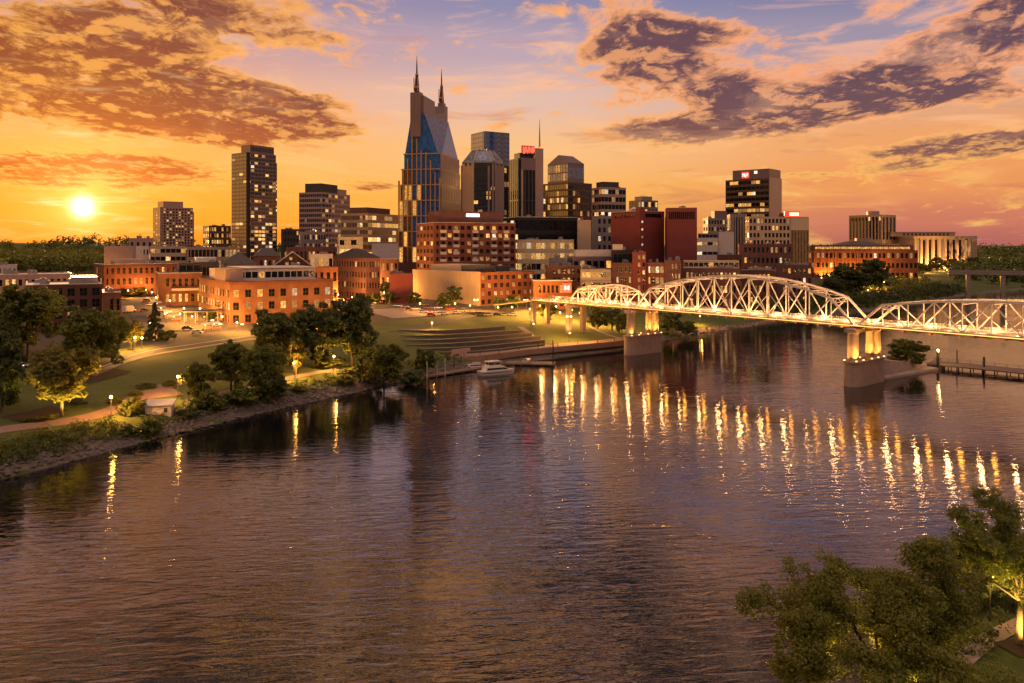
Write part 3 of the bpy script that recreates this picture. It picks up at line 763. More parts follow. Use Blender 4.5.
def twin_spire_tower():
    D = 640.; Cx = gx(440, D); A = math.radians(-12)
    # local frame: x to the right along the narrow front, y away from the viewer along the long side, origin at the right front corner
    gz0 = ter(Cx, D); z = lambda py: gz(py, D) - gz0
    root = empty('twin_spire_tower', (Cx, D, gz0), A, 'tallest tower, blue glass with two spires on its pointed roof', 'tower')
    S = D / F / math.cos(A) * .985
    Wd = 43 * S; Ln = 62.
    xl = -Wd; mid = -Wd * .565
    eave = z(158); rid = z(94)
    steps = [(z(265), z(214), 0.), (z(214), z(172), 0.3), (z(172), z(160), 1.0), (z(160), eave - 1, 3.2)]
    rib = M['gold']; gmat = GL['blue']
    core = MB()
    core.box(xl + 2.6, -.6, 1.2, Ln - 2, 0, eave - 8)
    core.build('core', M['dark'], root)
    # body in stepped tiers; the front is glass panes between gold ribs
    r = random.Random(4)
    lv = [z(262 - k * 15.6) for k in range(8)]
    for k in range(7):
        a, b_ = lv[k], lv[k + 1] - .8
        inset = 0 if k < 3 else (.8 if k < 5 else (2.2 if k < 6 else 4.2))
        x0, x1 = xl + inset, -.25 * (k > 4)
        n = 9
        q = MB()
        for j in range(n):
            s0 = x0 + (x1 - x0) * j / n; s1 = x0 + (x1 - x0) * (j + 1) / n
            
            y = .35 if j in (0, 1) else (-.9 if j in (3, 4) else .0)
            q.box(s0, s1, y + .5, y + 1.3, a, b_, (r.choice([1, 1, 3]) if r.random() < ((.45 if j < 3 else .10) if k < 5 else 0) else (5 if j < 3 and k < 6 else 0)))  # left panes: sunset gold put in as gold glass and extra glowing panes
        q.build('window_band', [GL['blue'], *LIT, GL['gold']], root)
        q = MB()
        q.box(x0 - .3, x1 + .25, -.75, 1.35, b_ + .002, b_ + .78)                       # gold transom
        q.box(x0 + (x1 - x0) * .32, x0 + (x1 - x0) * .57, -1.3, -.752, b_ + .004, b_ + .776)
        q.build('transom', rib, root)
        q = MB()                                                                        # right long side, pale panels
        q.box(x1 + .01, x1 + .5, 1.4, Ln - inset * 1.5, a - .01, b_ + .79)
        for j in range(12):
            yy = 2 + j * (Ln - 5) / 12
            q.box(x1 + .502, x1 + .65, yy, yy + .8, a + .5, b_ - .3)
        q.build('side_cladding', pbr('rose_side', (.34, .22, .21), .38, .15, .2, metal=.25), root)
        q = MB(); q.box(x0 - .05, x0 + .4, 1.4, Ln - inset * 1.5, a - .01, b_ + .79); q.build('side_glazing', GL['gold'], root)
    for j, zt in enumerate([180, 168, 158, 136, 138, 150, 152, 160, 172, 178]):
        s = xl + Wd * (j / 9); s = min(max(s, xl + (0.1 if j else .0)), -.2)
        ins = 4.0 * (j == 0) + 1.0 * (j == 1)
        q = MB(); q.box(s - .42, s + .42, -1.35 if j in (3, 5) else -.85, 1.0, 0, z(zt)); q.build('rib', rib, root)
    # base
    q = MB(); q.box(xl - .4, .4, -1.4, Ln - 1, -2, z(263)); q.build('base', M['brick_d'], root)
    # roof: long ridge wall with two slopes
    rl, rr_ = mid - 5.4, mid + 4.4
    def slope(name, pts, m, t=(0, 0, -.8)):
        q = MB(); n = len(pts)
        p2 = [tuple(Vector(p) + Vector(t)) for p in pts]
        q.add(pts + p2, [tuple(range(n)), tuple(range(n, 2 * n))[::-1]] + [(i, n + i, n + (i + 1) % n, (i + 1) % n) for i in range(n)])
        return q.build(name, m, root)
    ez = z(160)
    slope('roof_slope', [(-.1, 2, ez), (-.1, Ln - 3, ez), (rr_ + 6.4, Ln - 9, z(112)), (rr_ + 1.2, 2, z(112))], glass('glass_slate_blue', (.10, .16, .32), .2, 1.6, .1))
    slope('roof_slope', [(xl + 4, Ln - 3, ez), (xl + 4, 2, ez), (rl, 2, z(118)), (rl + 5, Ln - 9, z(118))], GL['blue'])
    # glazed gable of the front
    slope('front_glazing', [(xl + 4.2, 1.0, z(158)), (-.1, 1.0, z(172)), (-.1, 1.0, ez), (rr_ + .4, 1.0, z(112)), (rl, 1.0, z(118))], GL['blue'], (0, .8, 0))
    # ridge wall with its arched notch
    ring = [(2.2, z(112) - 22), (2.2, rid)]
    n0, n1, nb = Ln * .40, Ln * .74, z(112)
    ring += [(n0, rid - 1.5)]
    for k in range(9):
        a = math.pi * k / 8
        ring.append(((n0 + n1) / 2 - math.cos(a) * (n1 - n0) / 2, rid - 2 - math.sin(a) * (rid - nb + 1)))
    ring += [(n1, rid - 1.5), (Ln - 9, rid - 1), (Ln - 9, z(112) - 22)]
    q = MB(); n = len(ring)
    x0, x1 = mid - 4.5, mid + 5.
    sk = lambda y: 6.0 * y / Ln
    q.add([(x0 + sk(y), y, zz_) for y, zz_ in ring] + [(x1 + sk(y), y, zz_) for y, zz_ in ring], [tuple(range(n)), tuple(range(n, 2 * n))[::-1]] + [(i, n + i, n + (i + 1) % n, (i + 1) % n) for i in range(n)])
    q.build('ridge_wall', M['mauve'], root)
    mid0 = mid
    for y0, sc_, zt in ((-.6, 1., 57), (Ln - 13, .96, 57)):
        mid = mid0 + (5.6 if y0 > 0 else 0)
        b = MB(); zb = z(136) if y0 < 0 else z(118)
        zt_ = rid + 2
        b.box(mid - (4.9 if y0 < 0 else 2.8), mid + (3.6 if y0 < 0 else 2.2), y0 - .6, y0 + 6, zb, zt_)
        for s in ((-4.9, -2., .9, 3.0) if y0 < 0 else (-2.8, 1.6)): b.box(mid + s, mid + s + .6, y0 - .95, y0 - .602, zb, zt_ - .5)
        p = b.build('pinnacle', M['mauve'], root)
        c = (mid - .6, y0 + 2.7)
        b = MB(); b.tube([((*c, zt_), 2.3), ((*c, zt_ + 1), 2.3), ((*c, zt_ + 15), 1.2)], 8)
        b.tube([((*c, zt_ + 15), .75), ((*c, zt_ + 22), .55), ((*c, zt_ + 30), .12)], 8)
        b.build('spire', M['dark'], p)
        b = MB()
        for zz_ in (zt_ + 4, zt_ + 14.5): b.tube([((*c, zz_), 2.4 - (zz_ - zt_) * .07), ((*c, zz_ + 1.2), 2.3 - (zz_ - zt_) * .07)], 8)
        for s in (-1, 1): b.box(c[0] + s * 1.6 - .25, c[0] + s * 1.6 + .25, c[1] - 2.7, c[1] - 1.9, zt_ + 1, zt_ + 12)
        b.build('gold_band', rib, p)

def crowned_tower():
    D = 640.; x0, x1 = gx(461, D), gx(502, D); cx_ = (x0 + x1) / 2; wd = x1 - x0
    g = ter(cx_, D + 16); zt = gz(162, D); h = zt - g
    root = empty('crowned_tower', (cx_, D + wd / 2, g), math.radians(8), 'dark glass tower with pale piers and faceted crown, in front of the blue mirrored tower', 'tower')
    c = wd / 2; k = wd * .24
    octa = [(-c + k, -c), (c - k, -c), (c, -c + k), (c, c - k), (c - k, c), (-c + k, c), (-c, c - k), (-c, -c + k)]
    b = MB(); b.prism([(x * .985, y * .985) for x, y in octa], 0, h - .5); b.build('core', M['black'], root)
    r = random.Random(2)
    for f in range(24):
        q = MB(); za = 6 + f * (h - 10) / 24; zb_ = za + (h - 10) / 24 * .72
        for e in (7, 0, 1, 6, 2):
            p, s = Vector(octa[e]), Vector(octa[(e + 1) % 8]); n = 5
            for j in range(n):
                u, v = p.lerp(s, j / n), p.lerp(s, (j + 1) / n)
                q.add([(u.x, u.y, za), (v.x, v.y, za), (v.x, v.y, zb_), (u.x, u.y, zb_)], [(0, 1, 2, 3)], pick(r, 0, .10 if e in (7, 6) else .16))
        q.build('window_band', [GL['mir'], *LIT], root)
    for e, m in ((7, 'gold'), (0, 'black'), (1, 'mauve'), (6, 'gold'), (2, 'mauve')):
        p, s = Vector(octa[e]), Vector(octa[(e + 1) % 8])
        dr = (s - p).normalized(); nn = Vector((dr.y, -dr.x))
        for j in range(5):
            if e == 0 and j in (0, 1, 2): continue
            u = p.lerp(s, (j + .5) / 5); w_ = .75 if e == 0 else 1.25
            q = MB(); a = u - dr * w_ + nn * .5; b2 = u + dr * w_ + nn * .5; c2 = u + dr * w_ - nn * .5; d2 = u - dr * w_ - nn * .5
            q.prism([tuple(a), tuple(b2), tuple(c2), tuple(d2)], 0, h - 1 - (j % 2) * 2); q.build('pier', M['mauve' if e in (0, 1, 2) else 'tan'], root)  # left piers tan, others mauve: sunset gold put into the colour
    b = MB(); b.prism([(x * .97, y * .97) for x, y in octa], h - .49, h + 1.2, 0)
    b.prism([(x * .94, y * .94) for x, y in octa], h + 1.2, h + 9.5, 0, [(x * .55, y * .55) for x, y in octa])
    b.prism([(x * .54, y * .54) for x, y in octa], h + 9.51, h + 10.6)
    crown = b.build('crown', GL['paleblue'], root)
    q = MB()
    for x, y in octa: q.beam((x * .945, y * .945, h + 1.2), (x * .555, y * .555, h + 9.6), 1.1)
    q.build('crown_rib', M['tan'], crown)
    q = MB()
    for j in range(7): q.box(-7 + j * 2.1, -5.9 + j * 2.1, -1, 1, h + 10.6, h + 11.4 + (j % 3) * .5)
    q.build('roof_unit', M['gold'], crown)

def mast_tower():
    r, w, d, h = bld('mast_tower', 'dark tower with slim rooftop mast and red lit sign', 509, 518, 543, 158, 690, 26, 'dark', 3, 7, 5, .42, .03, gl='dark', lit=.0, cat='tower', units=0)
    block(r, 'frame', .12, .2, -.02, .05, 0, h + .3, M['tan']); block(r, 'frame', .12, .7, -.025, .04, h - 10, h + .2, M['mauve'])
    block(r, 'shaft', .68, 1.0, -.035, .5, 0, h + 9, M['pink'])
    block(r, 'penthouse', .1, .66, .1, .7, h - .4, h + 4.5, M['dark'])
    q = MB(); q.box(-w * .34, w * .16, -d * .5 - .2, -d * .5 + 1.4, h + 3.2, h + 11); b = q.build('sign_board', M['black'], r)
    q = MB()
    for k, (s, t0, t1) in enumerate([(-.31, .12, .92), (-.262, .12, .8), (-.225, .2, .92), (-.175, .3, .9), (-.14, .15, .6), (-.10, .3, .9), (-.06, .2, .92), (-.01, .3, .8), (.035, .2, .92), (.08, .2, .9), (.115, .35, .92)]):
        q.box(w * s, w * s + .75, -d * .5 - .42, -d * .5 - .202, h + 3.2 + 7.8 * t0, h + 3.2 + 7.8 * t1)
    q.build('lettering', emis('sign_red_glow', (1., .06, .03), 3.), b)
    q = MB(); q.tube([((w * .44, -d * .3, h + 9), .8), ((w * .44, -d * .3, h + 22), .55), ((w * .44, -d * .3, h + 36), .12)], 6)
    q.build('mast', M['grey'], r)
    q = MB(); q.ball((w * .44, -d * .3 - 1, h + 10.4), .8); q.build('beacon', emis('beacon_red', (1, .1, .04), 3.), r)

def gabled_glass_tower():
    r, w, d, h = bld('office_tower', 'dark glass tower with a gabled glass top behind the black wide office', 541, 568, 592, 182, 780, 40, 'bronze', 14, 10, 12, .1, .3, gl='mir', lit=.18, style='band', cat='tower', units=1)
    u = block(r, 'upper_storeys', .06, .72, .05, .8, h - .4, h + 19, M['mauve'], glm='paleblue')
    x0, x1, y0, y1 = -w / 2 + .06 * w, -w / 2 + .72 * w, -d / 2 + .05 * d, -d / 2 + .8 * d
    q = MB()
    for k in range(8):
        s = y0 + (y1 - y0) * (k + .1) / 8
        q.box(x0 - .07, x0 - .004, s, s + (y1 - y0) / 8 * .75, h + 2, h + 9, pick(rnd, 0, .3)); q.box(x0 - .07, x0 - .004, s, s + (y1 - y0) / 8 * .75, h + 10.5, h + 17.5, pick(rnd, 0, .3))
    q.build('glazing', [GL['paleblue'], *LIT], u)
    q = MB(); z0_, z1_ = h + 19.3, h + 28; ym = (y0 + y1) / 2
    q.add([(x0, y0, z0_), (x1, y0, z0_), (x1, y1, z0_), (x0, y1, z0_), (x0 + 1, ym, z1_), (x1 - 1, ym, z1_)], [(0, 1, 5, 4), (2, 3, 4, 5), (0, 4, 3), (1, 2, 5), (0, 3, 2, 1)])
    q.build('gable_roof', M['mauve'], r)

def stripe_hotel():
    r, w, d, h = bld('hotel', 'square hotel tower with tall vertical stripes, alone at the far right', 849, 882, 896, 214.5, 1100, 36, 'tan', 2, 4, 10, .46, .16, lit=.08, cat='hotel', units=1, blankR=False)
    q = MB(); q.tube([((2, 0, h - .4), 8.5), ((2, 0, h + 5.2), 8.5), ((2, 0, h + 6), 7)], 18); q.build('roof_drum', M['pink'], r)
    q = MB()
    for k in range(9): q.box(-w / 2 - .3, -w / 2 - .02, -d / 2 + 2 + k * d / 9.6, -d / 2 + 4 + k * d / 9.6, h - 8, h - 3, pick(rnd, 0, .3))
    q.build('top_window_band', [GL['dark'], *LIT], r)

def courthouse():
    D = 1080.; xl, xr = gx(911, D), gx(971, D)
    g = ter(xl, D) - 1; zt = gz(238.5, D) - g
    root = empty('courthouse', ((xl + xr) / 2, D + 30, g), math.radians(4), 'long pale stone courthouse with a row of square columns', 'building')
    w = xr - xl
    b = MB(); b.box(-w / 2, w / 2, -27, 30, 0, zt); b.box(-w / 2 - 1, w / 2 + 12, -24, 25, 0, zt * .97)
    b.build('wall', M['tan'], root)
    q = MB(); q.box(-w / 2 - .6, w / 2 + .6, -31, 30, zt + .002, zt + 2.4); q.box(-w / 2 - 1.2, w / 2 + 1.2, -31.6, 30.5, zt + 2.402, zt + 3.2); q.build('entablature', M['beige'], root)
    n = 10
    for k in range(n):
        x = -w / 2 + 2.6 + k * (w - 5) / (n - 1)
        q = MB(); q.box(x - 1.5, x + 1.5, -30.4, -27.3, 0, zt); q.box(x - 1.8, x + 1.8, -30.7, -27.1, 0, 1.6); q.box(x - 1.8, x + 1.8, -30.7, -27.1, zt - 1.4, zt + .001); q.build('column', M['beige'], root)
        if k < n - 1:
            xm = x + (w - 5) / (n - 1) / 2; gw = (w - 5) / (n - 1) - 3.4
            q = MB(); q.box(xm - gw / 2, xm + gw / 2, -27.12, -27.01, 2, zt - 2); q.build('window', GL['dark'] if k % 4 else LIT[2], root)
    q = MB(); q.box(-w / 2 - 14, w / 2 - 2, 2, 32, zt + 3.203, zt + 8.5); q.box(-w / 2 - 15, w / 2 - 1, 1, 33, zt + 8.502, zt + 9.4); q.build('attic', M['tan'], root)
    q = MB()
    for k in range(12): q.box(-w / 2 + 4 + k * (w - 12) / 12, -w / 2 + 6.2 + k * (w - 12) / 12, 1.75, 1.98, zt + 4.6, zt + 7.2)
    q.build('window_band', GL['dark'], root)
    q = MB(); q.box(w / 2 + .7, w / 2 + 15, -20, 30, 0, zt + 2.6); q.box(w / 2 + .5, w / 2 + 15.4, -20.4, 30.4, zt + 2.602, zt + 3.4); q.build('end_pavilion', M['beige'], root)
    q = MB(); q.box(-w / 2 - 3, -w / 2 + 16, -36, -31.7, 0, 3.2); q.box(-3, 12, -37, -31.7, 0, 5.0); q.build('entrance_block', M['white'], root)

def maroon_block():
    D = 545.
    r, w, d, h = bld('maroon_block', 'nearly windowless maroon brick block with a slit of lit windows', 611, 640, 664.3, 211, D, 34, 'maroon', 1, 14, 13, .35, .2, lit=.05, cat='building', units=3, roof='roof_w', trim='roof_w', blankR=True, blankL=True)
    q = MB(); q.box(-w / 2 - .6, -w / 2 + 3.6, -d / 2 - .6, -d / 2 + 3.6, 0, h + 2.5); t = q.build('corner_turret', M['maroon'], r)
    for k in range(10):
        q = MB(); q.box(-w / 2 + .8, -w / 2 + 2.2, -d / 2 - .72, -d / 2 - .61, 0, 1.5); q.build('window', LIT[k % 2 + 1 if k % 3 else 3], t, (0, 0, 6 + k * (h - 9) / 10))
    for fx in range(13):
        q = MB(); q.box(-w / 2 + 5 + fx * (w - 8) / 13, -w / 2 + 6.2 + fx * (w - 8) / 13, -d / 2 - .1, -d / 2 + .003, h - 4.2, h - 1.6); q.build('window', GL['dark'], r)
    for fx in range(9):
        q = MB(); q.box(-w / 2 - .1, -w / 2 + .003, -d / 2 + 5 + fx * (d - 8) / 9, -d / 2 + 6.2 + fx * (d - 8) / 9, h - 4.2, h - 1.6); q.build('window', GL['dark'], r)
    q = MB(); q.add([(-w * .2, -d * .1, h - .4), (w * .15, -d * .1, h - .4), (w * .15, d * .3, h - .4), (-w * .2, d * .3, h - .4), (-w * .02, d * .1, h + 4)], [(0, 1, 4), (1, 2, 4), (2, 3, 4), (3, 0, 4), (3, 2, 1, 0)])
    q.build('skylight', M['roof_w'], r)
    r2, w, d, h = bld('maroon_block', 'second maroon block, taller, with a row of dark top windows', 664.8, 667, 697, 208, D - 6, 14, 'maroon', 1, 14, 2, .35, .2, cat='building', units=1, roof='roof_w', trim='roof_w', blankR=True, blankL=True)
    for fx in range(13):
        q = MB(); q.box(-w / 2 + 1.2 + fx * (w - 2.4) / 13, -w / 2 + 2.2 + fx * (w - 2.4) / 13, -d / 2 - .1, -d / 2 + .003, h - 7.5, h - 2.6); q.build('window', GL['dark'], r2)
towers()
# ------------------------------------------------------------------ middle ground
def gable(root, w, d, h, rise, axis, mat, wallmat, over=.6):
    """a pitched roof part on a building's plan; axis 'x': ridge runs along x"""
    q = MB(); X, Y = w / 2, d / 2
    if axis == 'y':
        for s in (-1, 1):
            pts = [(s * (X + over), -Y - over, h - .3), (s * (X + over), Y + over, h - .3), (0, Y + over, h + rise), (0, -Y - over, h + rise)]
            p2 = [(x, y, z + .45) for x, y, z in pts]
            q.add(pts + p2, [(0, 1, 2, 3), (7, 6, 5, 4)] + [(i, 4 + i, 4 + (i + 1) % 4, (i + 1) % 4) for i in range(4)])
        ro = q.build('gable_roof', mat, root)
        q = MB(); q.add([(-X, -Y + .02, h - .6), (X, -Y + .02, h - .6), (0, -Y + .02, h + rise - .1), (-X, -Y + .5, h - .6), (X, -Y + .5, h - .6), (0, -Y + .5, h + rise - .1)], [(0, 1, 2), (5, 4, 3), (0, 2, 5, 3), (2, 1, 4, 5), (1, 0, 3, 4)])
        q.build('gable_wall', wallmat, root)
    else:
        for s in (-1, 1):
            pts = [(-X - over, s * (Y + over), h - .3), (X + over, s * (Y + over), h - .3), (X + over, 0, h + rise), (-X - over, 0, h + rise)]
            p2 = [(x, y, z + .45) for x, y, z in pts]
            q.add(pts + p2, [(0, 1, 2, 3), (7, 6, 5, 4)] + [(i, 4 + i, 4 + (i + 1) % 4, (i + 1) % 4) for i in range(4)])
        ro = q.build('gable_roof', mat, root)
    return ro
def hip(root, w, d, h, rise, mat, frac=.3, over=.8):
    q = MB(); X, Y = w / 2 + over, d / 2 + over; k = frac
    q.add([(-X, -Y, h), (X, -Y, h), (X, Y, h), (-X, Y, h), (-X * k, 0, h + rise), (X * k, 0, h + rise)], [(0, 1, 5, 4), (2, 3, 4, 5), (0, 4, 3), (1, 2, 5), (0, 3, 2, 1)])
    return q.build('hip_roof', mat, root)

def midground():
    # ---- left foreground city blocks
    r, w, d, h = bld('brick_building', 'dark brown modern brick building behind the left bank trees', 26, 26, 102, 285.5, 311, 6, 'brick_d', 4, 6, 3, .38, .3, depth=40, lit=.28, roof='roof_w', units=3, trim='roof_w', frame='bronze')
    block(r, 'roof_storey', .62, .97, .3, .8, h - .4, h + 2.2, M['grey'])
    bld('brick_building', 'low brown wing at the right end of the dark brown building', 102.5, 102.5, 121, 293, 312, 6, 'brick_d', 2, 3, 2, .4, .4, depth=24, lit=.12, roof='roof', units=1, trim='pink', frame='bronze')
    bld('long_building', 'long low building with pale roof behind the dark brown one', -30, -30, 74, 275.5, 430, 4, 'pink', 2, 16, 2, .5, .55, depth=36, lit=.2, roof='roof_w', units=3, trim='roof_w')
    bld('low_building', 'small whitish low building at far left under the wooded hill', -8, -8, 17, 265, 560, 4, 'white', 2, 5, 2, .5, .5, depth=20, lit=.3, units=1)
    r, w, d, h = bld('brick_building', 'wide red brick building with pale flat roof below the beige blocks', 94, 104, 187, 264.5, 480, 24, 'brick', 3, 15, 5, .5, .42, lit=.2, roof='roof_w', units=3, trim='roof_w', frame='bronze', cornice='brick_d')
    block(r, 'roof_storey', .18, .5, .2, .8, h - .4, h + 2.6, M['pink'])
    r, w, d, h = bld('brick_building', 'two storey brick building with pale roof and porch left of the big orange brick one', 156, 158, 202, 273.5, 425, 22, 'brick_o', 2, 7, 3, .5, .5, lit=.25, roof='roof_w', units=1, trim='roof_w', frame='bronze')
    block(r, 'roof_storey', .5, 1., .3, .9, h - .4, h + 5, M['dark'], glm='dark')
    block(r, 'canopy', .3, .95, -.2, -.01, h * .52, h * .57, M['trim'])
    # ---- big orange brick building
    r, w, d, h = bld('brick_warehouse', 'big orange brick warehouse with arched cornice and uplit walls beside the park', 199, 230, 333, 281.5, 352, 33, 'brick_o', 3, 9, 13, .50, .38, lit=.35, roof='roof', units=2, cornice='brick', frame='bronze', sink=.6, para=2.8, seed=5)
    po = block(r, 'rooftop_pavilion', .02, .92, .22, .7, h - .4, h + 4.6, M['white'], glm='dark', lit=.12)
    block(r, 'rooftop_stair', .0, .17, .14, .45, h - .4, h + 4.9, M['pink'])
    q = MB(); q.box(-w * .30, w * .44, -d * .3, d * .22, h + 5.2, h + 5.6); q.build('flat_roof', M['roof_w'], po)
    # ---- behind it
    r, w, d, h = bld('market_hall', 'low building with wide grey pyramid roof behind the orange brick warehouse', 222, 224, 256, 264, 520, 22, 'grey', 2, 8, 3, .4, .5, lit=.35, units=0); hip(r, w, d, h, 7.5, M['shingle'], .06)
    r, w, d, h = bld('low_building', 'dark low building with white roof left of the pyramid roof', 192, 193.5, 219, 262, 505, 18, 'dark', 2, 6, 2, .2, .5, style='band', lit=.2, roof='roof_w', units=1); block(r, 'roof_storey', .1, .9, .2, .9, h - .4, h + 2.5, M['white'])
    r, w, d, h = bld('gabled_house', 'red brick house with tall white edged gable behind the rooftop pavilion', 274, 274, 311, 266, 470, 4, 'brick_d', 1, 6, 2, .5, .5, depth=24, lit=.4, units=0); gable(r, w, d, h, 8.2, 'y', M['shingle'], M['brick_d'])
    for k, (x, zz_) in enumerate(((-1, 3.6), (-3.2, .6), (0, .6), (3.2, .6))):
        q = MB(); q.box(x - .8, x + .8, -d / 2 - .05, -d / 2 + .015, h + zz_, h + zz_ + 1.5); q.build('window', LIT[k % 3], r)
    q = MB()
    for s in (-1, 1): q.beam((s * (w / 2 + .6), -d / 2 - .7, h - .1), (0, -d / 2 - .7, h + 8.4), .5)
    q.build('verge_board', M['white'], r)
    bld('brick_building', 'long red painted wall building in front of the white edged gable', 258, 259, 338, 267.5, 450, 8, 'brick', 2, 12, 2, .5, .5, depth=14, lit=.15, roof='roof_d', units=1)
    r, w, d, h = bld('low_building', 'low dark hip roofed building left of the white edged gable', 254, 255, 280, 256, 610, 15, 'brick_p', 2, 6, 2, .5, .5, lit=.4, units=0); hip(r, w, d, h, 6, M['shingle'], .4)
    bld('shop_building', 'pale low shop with glowing pink front behind the white edged gable', 310, 310, 333, 254, 560, 8, 'white', 2, 5, 2, .25, .4, depth=20, lit=.8, roof='roof_w', units=1)
    bld('low_building', 'long dark low building below the grey apartment block', 286, 287, 336, 247, 690, 8, 'brick_p', 2, 12, 2, .5, .5, lit=.35, units=2)
    r, w, d, h = bld('brick_warehouse', 'dark red brick warehouse with a low black hip roof, lit at its base', 333, 366, 380, 258, 470, 38, 'brick_p', 4, 5, 12, .55, .5, lit=.08, units=0, roof='roof_d'); hip(r, w, d, h, 5.5, M['roof_d'], .4)
    r, w, d, h = bld('metal_shed', 'shed with big pinkish metal roof at the foot of the twin spire tower', 373, 373, 398, 259, 590, 3, 'brick_p', 2, 6, 2, .5, .5, depth=34, lit=.7, units=0)
    q = MB(); q.add([(-w / 2 - 1, -d / 2 - 1, h - .2), (w / 2 + 1, -d / 2 - 1, h - .2), (w / 2 + 1, d / 2, h + 11), (-w / 2 - 1, d / 2, h + 11), (-w / 2 - 1, -d / 2 - 1, h + .3), (w / 2 + 1, -d / 2 - 1, h + .3), (w / 2 + 1, d / 2, h + 11.5), (-w / 2 - 1, d / 2, h + 11.5)],
               [(0, 3, 2, 1), (4, 5, 6, 7), (0, 1, 5, 4), (1, 2, 6, 5), (2, 3, 7, 6), (3, 0, 4, 7)])
    q.add([(-w / 2 - .5, d / 2 - .01, 0), (w / 2 + .5, d / 2 - .01, 0), (w / 2 + .5, d / 2 - .01, h + 10.8), (-w / 2 - .5, d / 2 - .01, h + 10.8)], [(0, 1, 2, 3)])
    q.build('shed_roof', M['metal'], r)
    bld('maroon_block', 'small windowless maroon box right of the black hip roofed warehouse', 390, 390, 413, 273.5, 462, 8, 'maroon', 2, 4, 2, depth=22, blankR=True, blankL=True, lit=.1, units=2, roof='roof_d')
    # ---- hotel and offices in the centre
    r, w, d, h = bld('hotel', 'red brick hotel with white window bands and a dark penthouse bearing a white sign', 416.5, 433.5, 515.5, 222.5, 540, 21, 'brick', 9, 13, 5, .42, .5, lit=.3, cat='hotel', units=2, trim='roof_w', maxwin=98)
    for k in (1, 3, 6.0, 9, 11):
        bay = w / 13
        for f in range(9):
            z = 4 + f * (h - 6) / 9.
            q = MB(); q.box(-w / 2 + k * bay + .2, -w / 2 + (k + 1.0) * bay, -d / 2 - .25, -d / 2 + .003, z, z + 1.9)
            q.build('white_panel', M['white'], r)
    p = block(r, 'penthouse', .1, .88, .2, .8, h - .4, h + 8, M['brick_p'])
    q = MB(); q.box(-w * .06, w * .10, -d * .3 - .5, -d * .3 - .2, h + 4.6, h + 6.6); q.build('sign', emis('sign_cool_white', (1, .92, .95), 3.), p)
    r, w, d, h = bld('office_building', 'wide black glass office with pale roof edge behind the red brick hotel', 503, 518, 577, 217, 600, 20, 'black', 5, 12, 4, .06, .3, style='band', gl='dark', lit=.06, units=2, roof='roof_w', trim='roof_w', litL=.5)
    bld('office_building', 'yellow lit office building below the black glass office', 515, 517, 574, 239.5, 572, 14, 'cream', 5, 12, 2, .08, .42, style='band', lit=.75, units=2)
    bld('concrete_block', 'blank tan end block joined to the black glass office', 577.5, 577.5, 591, 220, 596, 14, 'beige', 3, 3, 3, depth=22, blankR=True, blankL=True, units=1)
    bld('office_building', 'grey slab building between the tan block and the maroon blocks', 592, 592, 612, 216, 640, 10, 'grey', 8, 4, 2, .5, .45, depth=24, lit=.3, units=1, maxwin=40)
    # ---- beige and brick warehouse by the terraces
    r, w, d, h = bld('warehouse', 'warehouse with blank beige left wall and brick front, above the terraces', 413, 480, 534, 272.5, 462, 42, 'brick', 4, 9, 8, .5, .45, lit=.25, roof='roof', units=5, frame='bronze', blankL=True, cornice=None)
    q = MB(); q.box(-w / 2 - .35, -w / 2 - .004, -d / 2 - .3, d / 2, 0, h + .4); q.build('side_wall', M['beige'], r)
    block(r, 'rooftop_block', .1, .55, .35, .8, h - .4, h + 3.6, M['cream']); block(r, 'rooftop_block', .05, .4, .1, .3, h - .4, h + 3.0, M['dark'])
    block(r, 'rooftop_block', .6, .9, .2, .5, h - .4, h + 2.6, M['dark'])
    r, w, d, h = bld('shop_building', 'low brick shop with white roof and a red H sign', 531, 533.5, 572, 281, 455, 12, 'brick', 2, 9, 2, .4, .45, lit=.3, roof='roof_w', units=0, trim='roof_w')
    x = w / 2 - 5.6; z = h - 6.6
    q = MB(); q.box(x, x + 5.2, -d / 2 - .9, -d / 2 - .3, z, z + 5.4); q.box(x + 2, x + 3, -d / 2 - .32, -d / 2 + .1, z + 2, z + 3); sb = q.build('sign_board', emis('sign_red_bright', (1., .02, .03), 1.0), r)
    q = MB(); q.box(x + 1.2, x + 2.1, -d / 2 - 1.05, -d / 2 - .902, z + 1.5, z + 3.9); q.box(x + 3.1, x + 4., -d / 2 - 1.05, -d / 2 - .902, z + 1.5, z + 3.9); q.box(x + 2.1, x + 3.1, -d / 2 - 1.048, -d / 2 - .902, z + 2.2, z + 3.2)
    q.build('letter', emis('sign_white_bright', (1, .93, .8), 1.6), sb)
    # ---- the riverfront row behind the bridge
    bld('brick_building', 'orange red three storey building right of the red H sign', 545, 547, 581, 266, 506, 12, 'brick_o', 4, 7, 2, .5, .5, lit=.3, units=2)
    r, w, d, h = bld('balcony_building', 'dark building with lit tan balcony storeys left of the riverfront brick row', 580.5, 580.5, 611, 269, 480, 5, 'tan', 4, 6, 2, .14, .42, depth=22, lit=.5, units=2, roof='roof_d')
    block(r, 'balcony', .0, 1., -.16, -.01, h * .66, h * .69, M['trim']); block(r, 'balcony', .0, 1., -.12, -.01, h * .40, h * .43, M['trim'])
    bld('brick_building', 'plum brick four storey building with arched windows right of the balconied one', 611.3, 611.3, 632, 263, 480, 5, 'brick_p', 4, 5, 2, .5, .45, depth=25, lit=.3, units=1, roof='roof_d', frame='trim', cornice='brick_d')
    r, w, d, h = bld('slim_building', 'slim dark red tower house with column of white lit windows', 632.3, 632.3, 646, 252, 478, 5, 'maroon', 7, 3, 2, .5, .45, depth=20, lit=.6, units=1, roof='roof_d')
